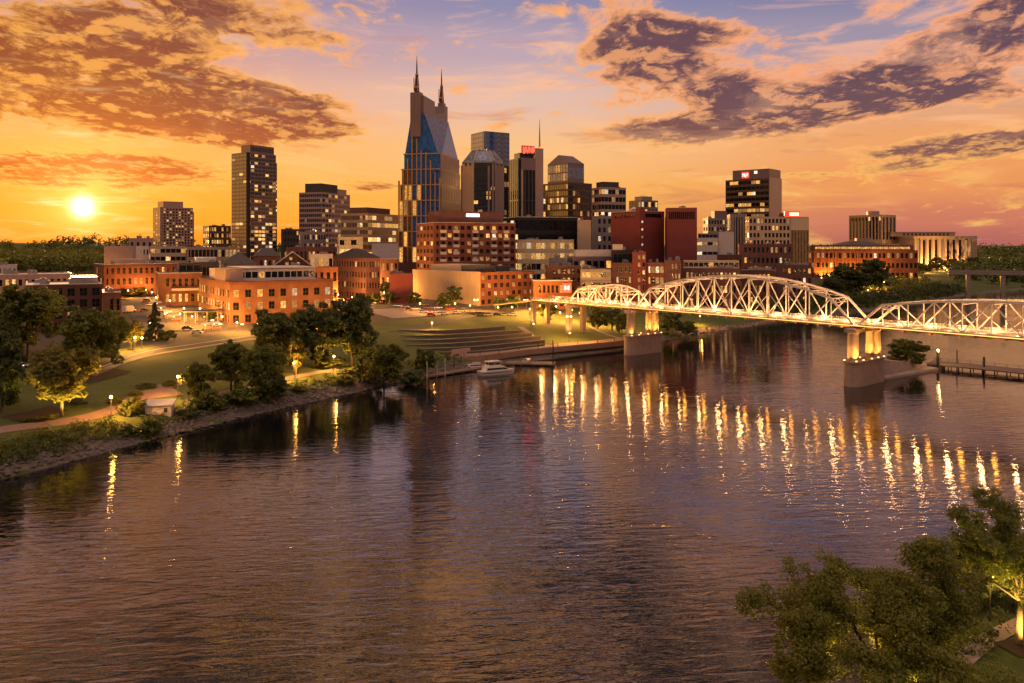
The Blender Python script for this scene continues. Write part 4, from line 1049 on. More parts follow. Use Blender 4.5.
    bld('brick_building', 'building with red neon lit storeys behind the bridge portal', 646.3, 646.3, 664, 263, 478, 5, 'brick', 4, 4, 2, .22, .45, depth=25, lit=.7, units=1)
    bld('brick_building', 'narrow plum brick house with pale windows between red neon and long brown row', 664.3, 664.3, 681, 260.5, 476, 5, 'brick_p', 5, 5, 2, .5, .5, depth=25, lit=.35, units=1, frame='trim')
    r, w, d, h = bld('row_building', 'long brown brick row with cream top storey behind the bridge arch', 681.3, 681.3, 741, 268, 500, 5, 'brick_p', 3, 14, 2, .45, .5, depth=24, lit=.25, units=3); block(r, 'roof_storey', .04, .98, .3, .9, h - .4, h + 4.2, M['cream'], glm='dark', lit=.2)
    bld('row_building', 'dark brick row with small lamps right of the long brown row', 741.3, 741.3, 775, 270, 522, 5, 'brick_d', 3, 8, 2, .5, .5, depth=24, lit=.25, units=2)
    bld('brick_building', 'plum gabled front building behind the right part of the bridge arch', 775.3, 777, 812, 265, 548, 14, 'brick_p', 4, 7, 2, .5, .5, lit=.3, units=2, roof='roof_d')
    bld('modern_building', 'mauve modern building with a long white roof screen', 549, 549, 566, 258, 530, 5, 'mauve', 2, 5, 2, .5, .5, depth=14, blankR=True, blankL=True, lit=.2, units=1)
    r, w, d, h = bld('modern_building', 'building under a long white roof screen above the balconied building', 567, 572.5, 612, 256.5, 528, 30, 'mauve', 3, 6, 2, .3, .5, depth=16, style='band', lit=.15, units=1)
    block(r, 'roof_screen', .1, 1., .1, .5, h - .4, h + 4.2, M['roof_w'])
    r, w, d, h = bld('modern_building', 'black topped building with an orange panel next to the maroon blocks', 612.4, 612.4, 637, 250, 515, 5, 'black', 3, 5, 2, .2, .4, depth=20, style='band', lit=.1, units=1); block(r, 'orange_panel', .02, .46, -.04, .02, h * .42, h * .72, M['orange']); block(r, 'roof_storey', .0, .42, .1, .7, h - .4, h + 3.4, M['white'])
    # ---- right
    bld('brick_building', 'dark plum low block in front of the white gridded hotel', 738, 739, 792, 244, 700, 8, 'brick_p', 4, 12, 2, .5, .5, lit=.22, units=3, roof='roof_d')
    bld('brick_building', 'dark plum low building below the blank whitish block', 717, 718, 742, 255, 620, 8, 'brick_d', 3, 7, 2, .5, .5, lit=.25, units=1, roof='roof_d')
    global HALL
    r, w, d, h = HALL = bld('brick_hall', 'long red brick hall with gold window strip and uplit piers', 783, 786, 918, 250, 850, 12, 'brick', 3, 30, 2, .4, .5, lit=.18, units=3, roof='roof_d', maxwin=70)
    p = block(r, 'upper_storey', .22, .97, .1, .8, h - .4, h + 5., M['brick_p'])
    q = MB()
    for k in range(40): q.box(-w * .27 + k * w * .018, -w * .27 + k * w * .018 + w * .015, -d * .4 - .1, -d * .4 - .003, h + 1, h + 3.4, 1 + (k * 7 % 3 == 0))
    q.build('window_band', [GL['dark'], LIT[0], LIT[1]], p)
    for k in range(9):
        q = MB(); q.box(-w / 2 + w * (.16 + k * .055), -w / 2 + w * (.16 + k * .055) + 1.3, -d / 2 - .9, -d / 2 - .003, 0, h - 1); q.build('pilaster', M['brick_o'], r)
    # arena dome behind
    X = gx(856, 960.); g = ter(X, 960.)
    rt = empty('domed_hall', (X, 960, g), 0, 'wide low domed hall behind the long red brick hall', 'building')
    q = MB(); zt = gz(246, 960.) - g
    q.tube([((0, 0, 0), 34), ((0, 0, zt - 3), 34)], 28); q.build('wall', M['brick_p'], rt)
    q = MB(); q.tube([((0, 0, zt - 3), 36), ((0, 0, zt - 2), 36), ((0, 0, zt + 2.5), 26), ((0, 0, zt + 5.5), 12), ((0, 0, zt + 6.2), 2)], 28); q.build('dome_roof', M['shingle'], rt)
    q = MB(); q.tube([((8, 0, zt + 3.5), 9), ((8, 0, zt + 9.5), 9)], 20); d_ = q.build('lantern', M['pink'], rt)
    bld('low_building', 'low building with warm lit windows at the right end of the brick hall', 868, 868, 900, 244, 980, 6, 'pink', 2, 9, 2, .5, .5, depth=20, lit=.4, units=1)
    # open pavilion and little hut
    P = G(202, 322); rt = empty('open_pavilion', P, math.radians(16), 'open pavilion with dark flat roof and warm light inside, left of the orange brick warehouse', 'pavilion')
    q = MB(); q.box(-7.5, 7.5, -4, 4, 4.6, 5.1); q.box(-7.9, 7.9, -4.4, 4.4, 5.1, 5.25); q.build('roof', pbr('slate_blue_roof', (.10, .085, .105), .7), rt)
    for x in (-7, -2.4, 2.4, 7):
        for y in (-3.6, 3.6): q = MB(); q.tube([((x, y, -.3), .2), ((x, y, 4.6), .2)], 8); q.build('post', M['trim'], rt)
    for k in range(3): q = MB(); q.box(-5.3 + k * 4.8, -4.3 + k * 4.8, -.5, .5, 4.4, 4.58); q.build('ceiling_light', emis('lamp_glow', (1., .55, .16), 26.), rt)
    P = G(160, 413); rt = empty('pump_hut', P, math.radians(12), 'small white flat roofed hut on the riverbank rocks', 'hut')
    q = MB(); q.box(-3, 3, -2, 2, -1.2, 2.1); q.build('wall', M['white'], rt)
    q = MB(); q.add([(-3.4, -2.4, 2.1), (3.4, -2.4, 2.1), (3.4, 2.4, 2.7), (-3.4, 2.4, 2.7), (-3.4, -2.4, 2.35), (3.4, -2.4, 2.35), (3.4, 2.4, 2.95), (-3.4, 2.4, 2.95)], [(0, 3, 2, 1), (4, 5, 6, 7), (0, 1, 5, 4), (1, 2, 6, 5), (2, 3, 7, 6), (3, 0, 4, 7)]); q.build('roof', M['roof_w'], rt)
    q = MB(); q.box(1.3, 2.1, -2.06, -2.003, .4, 1.5); q.build('vent', M['dark'], rt)
midground()
def overlaps():
    def ins(p, poly):
        s = [((poly[(i + 1) % 4][0] - poly[i][0]) * (p[1] - poly[i][1]) - (poly[(i + 1) % 4][1] - poly[i][1]) * (p[0] - poly[i][0])) for i in range(4)]
        return min(s) > 1.0
    for i, (a, A) in enumerate(FOOT):
        for b, B in FOOT[i + 1:]:
            ga = [(A[0][0] + (A[1][0] - A[0][0]) * u + (A[3][0] - A[0][0]) * v, A[0][1] + (A[1][1] - A[0][1]) * u + (A[3][1] - A[0][1]) * v) for u in np.linspace(0, 1, 9) for v in np.linspace(0, 1, 9)]
            n = sum(ins(p, B) for p in ga)
            if n: print('OVERLAP', n, a[:50], '|', b[:50])
overlaps()
# ------------------------------------------------------------------ the truss bridge
M_STEEL = pbr('white_painted_steel', (.66, .60, .54), .45, .14, .5, streak=.1)
M_PIER = pbr('pier_stone', (.33, .25, .22), .9, .3, .35, streak=.3, bump=.4, bscale=.9)
M_DECKC = pbr('bridge_deck_planks', (.30, .21, .15), .85, .2, .6)
AMBER = (1., .56, .20)
def point(name, parent, loc, watts, colr=AMBER, rad=.25):
    L = bpy.data.lights.new(name, 'POINT'); L.energy = watts; L.color = colr; L.shadow_soft_size = rad
    o = bpy.data.objects.new(name, L); col.objects.link(o); o.location = loc; o.parent = parent
    return o
def spot(name, parent, loc, aim, watts, ang=80, colr=AMBER, rad=.2):
    L = bpy.data.lights.new(name, 'SPOT'); L.energy = watts; L.color = colr; L.shadow_soft_size = rad; L.spot_size = math.radians(ang); L.spot_blend = .6
    o = bpy.data.objects.new(name, L); col.objects.link(o); o.location = loc; o.parent = parent
    o.rotation_euler = (Vector(aim) - Vector(loc)).to_track_quat('-Z', 'Y').to_euler()
    return o
def bridge():
    root = empty('truss_bridge', (54.5, 333, 0), math.atan2(-.768, .64), 'long white steel truss bridge lit amber over the river on stone piers', 'bridge')
    zc = 19.4; S = 5.6                                      # local x runs along the bridge to the near bank, y across
    dk = MB(); dk.box(-64, 236, -6.4, 6.4, zc - .55, zc - .15)
    for k in range(-63, 236, 4): dk.box(k, k + .5, -6.2, 6.2, zc - 1.2, zc - .551)
    for s in (-5.0, 5.0): dk.box(-64, 236, s - .2, s + .2, zc - 1.0, zc - .552)
    dk.build('deck', M_DECKC, root)
    q = MB(); q.add([(-64, -6, zc - .55), (-64, 6, zc - .55), (-120, 6, 11.5), (-120, -6, 11.5), (-64, -6, zc - .15), (-64, 6, zc - .15), (-120, 6, 11.9), (-120, -6, 11.9)], [(0, 1, 2, 3), (7, 6, 5, 4), (0, 4, 5, 1), (1, 5, 6, 2), (2, 6, 7, 3), (3, 7, 4, 0)])
    q.build('approach_ramp', M_DECKC, root)
    for s in (-6.3, 6.3):
        q = MB()
        for zz_ in (.35, .7, 1.1): q.box(-64, 236, s - .04, s + .04, zc + zz_ - .1, zc + zz_)
        for k in range(-64, 237, 2): q.box(k - .04, k + .04, s - .05, s + .05, zc - .14, zc + 1.12)
        q.build('railing', M_STEEL, root)
    spans = [(-39.2, -.8, 6, 6.0, 8.2), (.8, 93.4, 12, 8.0, 14.2), (95, 188, 12, 6.8, 9.6)]
    for t0, t1, n, he, hm in spans:
        xs = [t0 + (t1 - t0) * k / n for k in range(n + 1)]
        def hh(k):
            u = (k - 1) / (n - 2) * 2 - 1
            return he + (hm - he) * (1 - u * u) if hm - he > .1 else he
        top = {k: zc + hh(k) for k in range(1, n)}
        cw = .62 if n == 12 else .5
        for s in (-S, S):
            tr = MB()
            tr.beam((xs[0], s, zc), (xs[n], s, zc), cw * .8, cw)                         # bottom chord
            b = tr.build('truss', M_STEEL, root)
            q = MB(); pts = [(xs[0], s, zc)] + [(xs[k], s, top[k]) for k in range(1, n)] + [(xs[n], s, zc)]
            for p, r in zip(pts[:-1], pts[1:]): q.beam(p, r, cw, cw * 1.05)
            q.build('top_chord', M_STEEL, b)
            for k in range(1, n):
                q = MB(); q.beam((xs[k], s, zc), (xs[k], s, top[k]), .34 if k % 2 else .42, .30, up=(1, 0, 0)); q.build('vertical', M_STEEL, b)
            for k in range(1, n - 1):
                p, r = ((xs[k], s, top[k]), (xs[k + 1], s, zc)) if k % 2 else ((xs[k], s, zc), (xs[k + 1], s, top[k + 1]))
                q = MB(); q.beam(p, r, .36, .34, up=(0, 1, 0)); q.build('diagonal', M_STEEL, b)
                if n == 12 and 2 < k < n - 3:
                    p, r = ((xs[k], s, zc), (xs[k + 1], s, (zc + top[k + 1]) / 2 + 2)) if k % 2 else ((xs[k], s, (zc + top[k]) / 2 + 2), (xs[k + 1], s, zc))
                    # light counter members
                    q = MB(); q.beam(p, r, .16, .16, up=(0, 1, 0)); q.build('counter_rod', M_STEEL, b)
        for k in range(1, n):
            q = MB(); q.beam((xs[k], -S, top[k] - .1), (xs[k], S, top[k] - .1), .36, .3)
            if k in (1, n - 1) or hh(k) > 9:
                d_ = 1.5 if k in (1, n - 1) else .9
                q.beam((xs[k], -S, top[k] - d_), (xs[k], S, top[k] - d_), .22)
                for j in range(5): q.beam((xs[k], -S + j * 2.24, top[k] - (d_ if j % 2 else .1)), (xs[k], -S + (j + 1) * 2.24, top[k] - (.1 if j % 2 else d_)), .14)
            if k < n - 1:
                q.beam((xs[k], -S, top[k] - .1), (xs[k + 1], S, top[k + 1] - .1), .16); q.beam((xs[k], S, top[k] - .12), (xs[k + 1], -S, top[k + 1] - .12), .16)
            q.build('cross_bracing', M_STEEL, root)
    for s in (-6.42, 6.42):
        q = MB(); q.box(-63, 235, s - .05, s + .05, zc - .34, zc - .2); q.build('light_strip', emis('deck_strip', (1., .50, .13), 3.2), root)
    # river piers
    def stadium(hl, hw, n=8):
        return [(math.cos(a) * hw, hl - hw + math.sin(a) * hw) for a in [math.pi * k / n for k in range(n + 1)]] + [(math.cos(a) * hw, -hl + hw + math.sin(a) * hw) for a in [math.pi + math.pi * k / n for k in range(n + 1)]]
    for t in (0., 94.2, 189.):
        b = MB(); st = stadium(10.6, 2.7)
        b.prism([(x + t, y) for x, y in st], -5, 7.4, 0, [(x * .93 + t, y * .97) for x, y in st])
        p = b.build('pier', M_PIER, root)
        q = MB(); q.prism([(x * 1.06 + t, y * 1.02) for x, y in st], 7.401, 8.0); q.build('pier_ledge', M_PIER, p)
        for s, r in ((-7.4, 1.75), (7.4, 1.75), (3.4, 1.2)):
            q = MB(); q.tube([((t, s, 8), r * 1.12), ((t, s, 8.8), r), ((t, s, 16.6), r * .93), ((t, s, 17.1), r * 1.08)], 16); q.build('column', M_PIER, p)
        q = MB(); q.box(t - 1.9, t + 1.9, -9.6, 9.6, 17.1, 18.2)
        for k in range(8):
            a0, a1 = math.pi * k / 8, math.pi * (k + 1) / 8
            q.add([(t + sx, 5.4 + math.cos(a) * 1.4, z_) for sx in (-.7, .7) for a, z_ in ((a0, 15. + math.sin(a0) * 1.2), (a1, 15. + math.sin(a1) * 1.2), (a1, 17.11), (a0, 17.11))], [(0, 1, 2, 3), (7, 6, 5, 4), (0, 4, 5, 1), (3, 2, 6, 7)])
        q.build('cap_beam', M_PIER, p)
        for s in (-9.2, -4.6, 1.0, 5.4, 9.4):
            for sx in (-2.0, 2.0) if t != 0. or s > 0 else (2.0,):
                fx = MB(); fx.box(t + sx - .2, t + sx + .2, s - .25, s + .25, 8., 8.3); f = fx.build('floodlight', emis('flood_dim', (1., .6, .22), 3.), p)
                w_ = 9000 if t > 50 else (9000 if s > -2 else 1800)
                spot('pier_light', f, (t + sx * 1.05, s, 8.5), (t + sx * .1, s * .86, 16), w_, 110, (1., .44, .07))
    for t, g_ in ((-39.7, 0), (-64, 0)):
        x, y = 54.5 + .64 * t, 333 - .768 * t; zg = ter(x, y)
        q = MB(); q.box(t - 1.1, t + 1.1, -5.8, 5.8, 16.6, 17.9)
        for s in (-4.4, 4.4): q.box(t - 1.0, t + 1.0, s - 1.1, s + 1.1, zg - 1, 16.599)
        p = q.build('land_pier', M_PIER, root)
        fx = MB(); fx.box(t + 1.8, t + 2.2, -6.2, -5.8, zg + .1, zg + .5); f = fx.build('floodlight', emis('flood_glow', (1., .6, .22), 14.), p)
        spot('pier_light', f, (t + 1.9, -6.9, zg + .8), (t, -4.4, 15), 3500, 110, (1., .56, .1))
    # lights along the deck
    k = 0
    for i in range(-58, 232, 9):
        for s in (-5.0, 5.0):
            q = MB(); q.box(i - .16, i + .16, s - .16, s + .16, zc - .15, zc + .1); q.box(i - .2, i + .2, s - .08, s + .08, zc + .101, zc + .28)
            f = q.build('deck_light', emis('deck_glow', (1., .58, .22), 5.), root)
            point('deck_lamp', f, (i, s * .94, zc + 1.0), 2600 if i < 100 else 2300, (1., .50, .18), .6)
            if s < 0: point('fascia_fill', f, (i + 4.5, s * 1.5, zc - 2.2), 330, (1., .36, .045), .6)  # added light without a fixture, for gold deck sides and water streaks
    return root
bridge()
# ------------------------------------------------------------------ trees and undergrowth
def leaf_mat(name, c1, c2, c3, trans=.35):
    m = bpy.data.materials.new(name); m.use_nodes = True; t = NT(m.node_tree)
    tc = t.n('ShaderNodeTexCoord').outputs['Object']; geo = t.n('ShaderNodeNewGeometry'); oi = t.n('ShaderNodeObjectInfo')
    n = t.noise(tc, .55, 3, .6)
    c = t.mix(t.mr(n, .35, .65), c1 + (1,), c2 + (1,))
    c = t.mix(t.m('MULTIPLY', geo.outputs['Random Per Island'], .7), c, c3 + (1,))
    c = t.mix(t.m('MULTIPLY', oi.outputs['Random'], .35), c, tuple(x * 1.5 for x in c2) + (1,))
    p = t.n('ShaderNodeBsdfPrincipled'); t.put(p.inputs['Base Color'], c); p.inputs['Roughness'].default_value = .6
    tr = t.n('ShaderNodeBsdfTranslucent'); t.put(tr.inputs[0], c)
    mx = t.n('ShaderNodeMixShader'); mx.inputs[0].default_value = trans
    t.put(mx.inputs[1], p.outputs[0]); t.put(mx.inputs[2], tr.outputs[0])
    out = t.n('ShaderNodeOutputMaterial'); t.put(out.inputs[0], mx.outputs[0])
    return m
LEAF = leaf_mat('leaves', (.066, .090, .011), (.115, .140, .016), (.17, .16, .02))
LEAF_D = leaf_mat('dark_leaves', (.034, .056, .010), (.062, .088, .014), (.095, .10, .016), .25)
LEAF_LIT = leaf_mat('lamplit_leaves', (.11, .115, .014), (.16, .15, .02), (.20, .165, .02), .4)  # yellower copy for lamp-lit trees: lamp light put into the colour
LEAF_N = leaf_mat('near_leaves', (.10, .125, .014), (.16, .175, .02), (.23, .21, .025))
NEEDLE = leaf_mat('needles', (.012, .024, .010), (.020, .034, .012), (.03, .04, .014), .1)
BARK = pbr('bark', (.085, .058, .042), .95, .35, 1.2, bump=.5, bscale=6)
def foliage(name, centers, radii, per, size, mat, seed, squash=.8, lean=.5, loc=None, parent=None, build=True):
    """leaf sprays: small bent diamonds gathered into clumps"""
    r = np.random.default_rng(seed)
    C = np.repeat(np.asarray(centers, float), per, 0); Rr = np.repeat(np.asarray(radii, float), per)
    n = len(C)
    d = r.normal(size=(n, 3)); d /= np.linalg.norm(d, axis=1)[:, None]
    rad = Rr * r.uniform(.25, 1., n) ** .6
    P = C + d * rad[:, None] * np.array([1, 1, squash])
    nr = d + r.normal(size=(n, 3)) * .55 + np.array([0, 0, lean]); nr /= np.linalg.norm(nr, axis=1)[:, None]
    a = r.normal(size=(n, 3)); t1 = np.cross(nr, a); t1 /= np.linalg.norm(t1, axis=1)[:, None] + 1e-9; t2 = np.cross(nr, t1)
    s = size * r.uniform(.6, 1.35, n)[:, None]
    v0 = P - t1 * s * .5; v2 = P + t1 * s * .5; v1 = P + t2 * s * .3 - nr * s * .12; v3 = P - t2 * s * .3 - nr * s * .12
    V = np.stack([v0, v1, v2, v3], 1).reshape(-1, 3)
    me = bpy.data.meshes.new(name); me.vertices.add(4 * n); me.vertices.foreach_set('co', V.ravel())
    me.loops.add(4 * n); me.loops.foreach_set('vertex_index', np.arange(4 * n, dtype=np.int32))
    me.polygons.add(n); me.polygons.foreach_set('loop_start', np.arange(0, 4 * n, 4, dtype=np.int32))
    me.materials.append(mat); me.update(calc_edges=True)
    if not build: return me
    return link(name, me, parent, loc or (0, 0, 0))
def broad_meshes(seed, per=70, ncl=60, size=.085, mat=LEAF, zlo=.10):
    """a unit tree, 1 high: crown mesh and trunk mesh"""
    r = random.Random(seed); cs, rs = [], []
    lobes = []
    for k in range(15):
        a = k * 2.4 + r.uniform(-.5, .5); z = .24 + .58 * (k / 14) ** .8; q = .30 * math.sin(math.pi * min(1, max(.12, (z - .02) * .98))) ** .6
        lobes.append((math.cos(a) * q * r.uniform(.55, 1.), math.sin(a) * q * r.uniform(.55, 1.), z + r.uniform(-.05, .05), r.uniform(.12, .19)))
    lobes += [(0, 0, .5, .25), (r.uniform(-.1, .1), r.uniform(-.1, .1), .74, .2)]
    while len(cs) < ncl:
        L = r.choice(lobes)
        v = Vector((r.gauss(0, 1), r.gauss(0, 1), r.gauss(0, 1))).normalized() * L[3] * r.uniform(.55, 1.08)
        p = Vector((L[0], L[1], L[2])) + v
        if zlo < p.z < .98 and math.hypot(p.x, p.y) < .47: cs.append(tuple(p)); rs.append(r.uniform(.05, .10))
    cm = foliage('crown', cs, rs, per, size, mat, seed, build=False)
    b = MB(); top = Vector((r.uniform(-.03, .03), r.uniform(-.03, .03), .62))
    b.tube([((0, 0, -.04), .034), ((0, 0, .02), .026), (Vector((0, 0, .22)).lerp(top, .1), .021), (Vector((0, 0, .3)).lerp(top, .5), .014), (top, .006)], 8)
    for k in range(11):
        z0_ = r.uniform(.12, .5); e = Vector(r.choice(cs)); s = Vector((0, 0, z0_)); m = s.lerp(e, .5) + Vector((0, 0, .035))
        b.tube([(s, .0105), (m, .006), (e, .002)], 5)
    return cm, b.mesh('trunk', BARK)
def conifer_meshes(seed):
    r = random.Random(seed); cs, rs = [], []
    for k in range(120):
        z = r.uniform(.06, 1.); rad = (1 - z) * .34 * r.uniform(.4, 1.) + .01; a = r.uniform(0, 6.28)
        cs.append((math.cos(a) * rad, math.sin(a) * rad, z - rad * .25)); rs.append(.055 * (1.2 - z * .7))
    cm = foliage('crown', cs, rs, 40, .06, NEEDLE, seed, build=False)
    b = MB(); b.tube([((0, 0, -.03), .022), ((0, 0, .5), .012), ((0, 0, .97), .003)], 7)
    return cm, b.mesh('trunk', BARK)
PROTO = {
 'a': [broad_meshes(k, 84, 150, .046) for k in (1, 2, 3)],
 'd': [broad_meshes(k, 84, 150, .046, LEAF_D) for k in (4, 5)],
 'y': [broad_meshes(k, 60, 120, .05, LEAF_LIT, .30) for k in (6, 7)],
 's': [broad_meshes(k, 40, 70, .09) for k in (8, 9)],
 'sd': [broad_meshes(k, 40, 70, .09, LEAF_D) for k in (10, 11)],
 'c': [conifer_meshes(12)],
}
def bush_meshes(seed, mat):
    r = random.Random(seed); cs, rs = [], []
    for k in range(26):
        a = r.uniform(0, 6.28); d_ = r.uniform(0, .42); cs.append((math.cos(a) * d_, math.sin(a) * d_, r.uniform(.1, .8) * (1 - d_))); rs.append(r.uniform(.12, .22))
    return foliage('crown', cs, rs, 55, .11, mat, seed, build=False)
BUSH = {'a': [bush_meshes(k, LEAF) for k in (21, 22)], 'd': [bush_meshes(23, LEAF_D)], 'y': [bush_meshes(24, LEAF_LIT)]}
tn = [0]
def tree_at(p, h, wd, kind, label, group=None, name='tree', rz=None):
    tn[0] += 1; r = random.Random(tn[0] * 7)
    cm, tm = PROTO[kind][tn[0] % len(PROTO[kind])]
    root = empty(name, p, r.uniform(0, 6.28) if rz is None else rz, label, 'tree', group)
    k = wd / (.86 if kind != 'c' else .62)
    for n_, me in (('trunk', tm), ('crown', cm)):
        o = link(n_, me, root); o.scale = (k, k, h) if n_ == 'crown' else (max(k * .5, h * .8),) * 2 + (h,)
    return root
def tree(px, pb, pt_, wpx, kind, label, group=None, name='tree', zoff=0.):
    P = G(px, pb); h = (pb - pt_) * P.y / F; return tree_at(P, h, wpx * P.y / F, kind, label, group, name)
GT = 'trees on the left bank park'
UP = []
tree(28, 356, 282, 72, 'a', 'broad olive green tree at the left edge, in front of the dark brown building', GT)
tree(2, 412, 330, 52, 'd', 'grey green tree cut by the left edge, left of the yellow uplit tree', GT)
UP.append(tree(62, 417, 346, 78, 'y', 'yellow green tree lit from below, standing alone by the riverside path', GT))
tree(92, 374, 304, 62, 'a', 'large round green tree right of the dark brown building', GT)
tree(112, 362, 315, 40, 'a', 'lower tree at the right side of the large round green one', GT)
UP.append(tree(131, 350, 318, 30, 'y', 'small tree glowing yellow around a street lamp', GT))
tree(155, 341, 303, 24, 'c', 'dark pointed conifer beside the street', GT, 'conifer')
tree(168, 341, 329, 20, 'sd', 'low dark tree at the right foot of the conifer', GT)
tree(198, 400, 362, 36, 'a', 'small tree nearest the second path lamp', GT)
tree(231, 392, 340, 40, 'a', 'upright tree with clear trunk on the lawn edge', GT)
tree(263, 398, 345, 46, 'a', 'bright green tree left of the lit grass patch', GT)
tree(272, 404, 372, 34, 'd', 'dark low tree on the bank under the bright green one', GT)
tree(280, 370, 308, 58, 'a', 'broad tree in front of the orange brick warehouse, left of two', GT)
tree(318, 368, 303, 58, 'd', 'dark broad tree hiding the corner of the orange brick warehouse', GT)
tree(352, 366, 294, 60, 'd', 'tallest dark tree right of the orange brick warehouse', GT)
tree(384, 388, 342, 46, 'a', 'spreading tree over the bank rocks left of the docks', GT)
tree(367, 380, 352, 24, 'sd', 'small dark tree tucked behind the spreading bank tree', GT)
tree(426, 377, 346, 26, 'sd', 'small dark tree by the mooring posts', GT)
tree(296, 378, 336, 22, 'y', 'slim tree lit yellow by the park lamp on the lit grass', GT)
GS = 'street trees in the city'
for px, pb, pt_, w_, kd, lb in [
    (341, 287, 272, 14, 'sd', 'small street tree by the base of the black hip roofed warehouse'), (387, 296, 281, 20, 's', 'round street tree left of the maroon box'), (362, 296, 282, 18, 'sd', 'bare looking street tree in the car lot'),
    (375, 304, 292, 18, 's', 'left one of two bushy trees by the pale plaza'), (391, 304, 292, 20, 's', 'right one of two bushy trees by the pale plaza'), (414, 306, 292, 18, 'sd', 'dark street tree at the blank end of the beige wall'),
    (455, 305, 284, 18, 'sd', 'tall dark street tree against the beige wall'), (445, 308, 293, 20, 'sd', 'dark bushy street tree left of the tall one at the beige wall'), (500, 312, 296, 18, 'sd', 'street tree under the brick warehouse front, left one'),
    (514, 312, 295, 20, 'sd', 'street tree under the brick warehouse front, right one'), (552, 312, 295, 20, 's', 'tree below the red H sign'), (137, 297, 288, 26, 'y', 'low tree strung with lights on the green beyond the street'),
    (120, 299, 289, 18, 'sd', 'dark tree left of the lit low tree beyond the street'), (152, 293, 276, 20, 'sd', 'dark tree before the wide red brick building'), (165, 300, 288, 16, 'sd', 'dark tree at the porch of the two storey brick building'),
    (210, 322, 308, 18, 's', 'small tree beside the open pavilion'), (548, 322, 301, 24, 's', 'tree in front of the bridge ramp, right of the terraces'), (598, 330, 305, 26, 's', 'tree under the left truss span of the bridge'), (612, 330, 306, 24, 'sd', 'dark tree beside the left river pier, shoreward'),
    (622, 334, 312, 18, 's', 'low tree between the left river pier and the lawn'), (672, 338, 308, 30, 'sd', 'dark bushy tree right of the left river pier'), (688, 338, 320, 22, 's', 'yellowish bush like tree on the bank right of the left river pier'),
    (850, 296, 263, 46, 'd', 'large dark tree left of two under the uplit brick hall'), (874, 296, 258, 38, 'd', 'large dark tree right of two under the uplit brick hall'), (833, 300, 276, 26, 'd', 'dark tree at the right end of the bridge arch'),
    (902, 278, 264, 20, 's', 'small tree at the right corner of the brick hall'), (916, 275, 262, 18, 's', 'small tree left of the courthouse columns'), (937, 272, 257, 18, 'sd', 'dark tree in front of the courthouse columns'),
    (948, 271, 258, 16, 'sd', 'dark tree before the right courthouse columns'), (973, 270, 256, 16, 's', 'small tree at the right end of the courthouse'), (926, 274, 264, 14, 'y', 'lamp lit small tree in front of the courthouse'),
    (962, 272, 262, 16, 'y', 'lamp lit small tree near the courthouse right end')]:
    tree(px, pb, pt_, w_, kd, lb, GS)
# shrubs one can tell apart
def shrub(px, pb, wpx, hpx, kind, label, group='shrubs along the riverside path'):
    P = G(px, pb); k = wpx * P.y / F
    tn[0] += 1; me = BUSH[kind][tn[0] % len(BUSH[kind])]
    o = link('shrub', me, None, P - Vector((0, 0, .1))); o.scale = (k, k, hpx * P.y / F); o.rotation_euler = (0, 0, tn[0]); tag(o, label, 'shrub', group)
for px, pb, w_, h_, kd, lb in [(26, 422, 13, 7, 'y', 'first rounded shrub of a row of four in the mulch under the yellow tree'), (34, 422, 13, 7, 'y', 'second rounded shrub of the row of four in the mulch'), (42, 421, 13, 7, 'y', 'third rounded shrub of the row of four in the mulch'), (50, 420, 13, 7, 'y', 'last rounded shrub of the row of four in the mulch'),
    (75, 404, 22, 11, 'd', 'dark shrub right of the yellow uplit tree trunk'), (118, 404, 20, 10, 'y', 'shrub behind the first path lamp'), (146, 389, 20, 9, 'd', 'dark round shrub beside the bend of the path'), (135, 396, 16, 8, 'y', 'shrub on the lawn side of the path before its bend'),
    (170, 386, 18, 8, 'a', 'shrub left of the second path lamp base'), (150, 437, 30, 22, 'a', 'big green shrub on the rocks below the white hut'), (128, 436, 22, 14, 'a', 'shrub left of the big green one on the rocks'), (134, 414, 30, 22, 'a', 'tall shrub left of the white hut'),
    (210, 410, 36, 24, 'a', 'wide shrub below the small tree by the second path lamp'), (240, 404, 40, 22, 'a', 'wide shrub on the bank under the upright lawn tree'), (188, 418, 26, 16, 'd', 'dark shrub right of the white hut'),
    (345, 385, 26, 12, 'a', 'shrub between the rocks and the end of the pale path'), (330, 366, 40, 12, 'd', 'dark wide shrub under the dark broad tree'), (360, 374, 40, 12, 'd', 'dark wide shrub under the tallest dark tree'), (410, 384, 28, 18, 'd', 'dark shrub on the bank left of the first mooring post'),
    (298, 392, 18, 9, 'a', 'small shrub by the pale path below the lit grass')]:
    shrub(px, pb, w_, h_, kd, lb)
# ground cover along the banks: stuff
def cover(name, pts, ncl, rad, per, size, mat, hz, seed, spread=(2.5, 10.)):
    r = random.Random(seed); cs, rs = [], []
    P = dens([Vector((p[0], p[1], 0)) for p in pts], 2.)
    while len(cs) < ncl:
        k = r.randrange(len(P) - 1); d = (P[k + 1] - P[k]).normalized(); nv = Vector((-d.y, d.x, 0))
        p = P[k].lerp(P[k + 1], r.random()) + nv * r.uniform(*spread)
        cs.append((p.x, p.y, ter(p.x, p.y) + r.uniform(0, hz))); rs.append(r.uniform(*rad))
    o = foliage(name, cs, rs, per, size, mat, seed); return tag(o, kind='stuff')
sh = lambda a, b: [(x, y) for x, y in W_SHORE if a <= x <= b]
cover('undergrowth', [(-150, 90), (-125, 118), (-98, 153), (-90, 172), (-84, 182)], 480, (.7, 1.6), 46, .42, LEAF, 1.6, 31, (3.5, 13))
cover('undergrowth', [(-98, 153), (-87, 178), (-69, 212), (-48, 245)], 190, (.5, 1.2), 42, .40, LEAF, .9, 32, (4, 10))
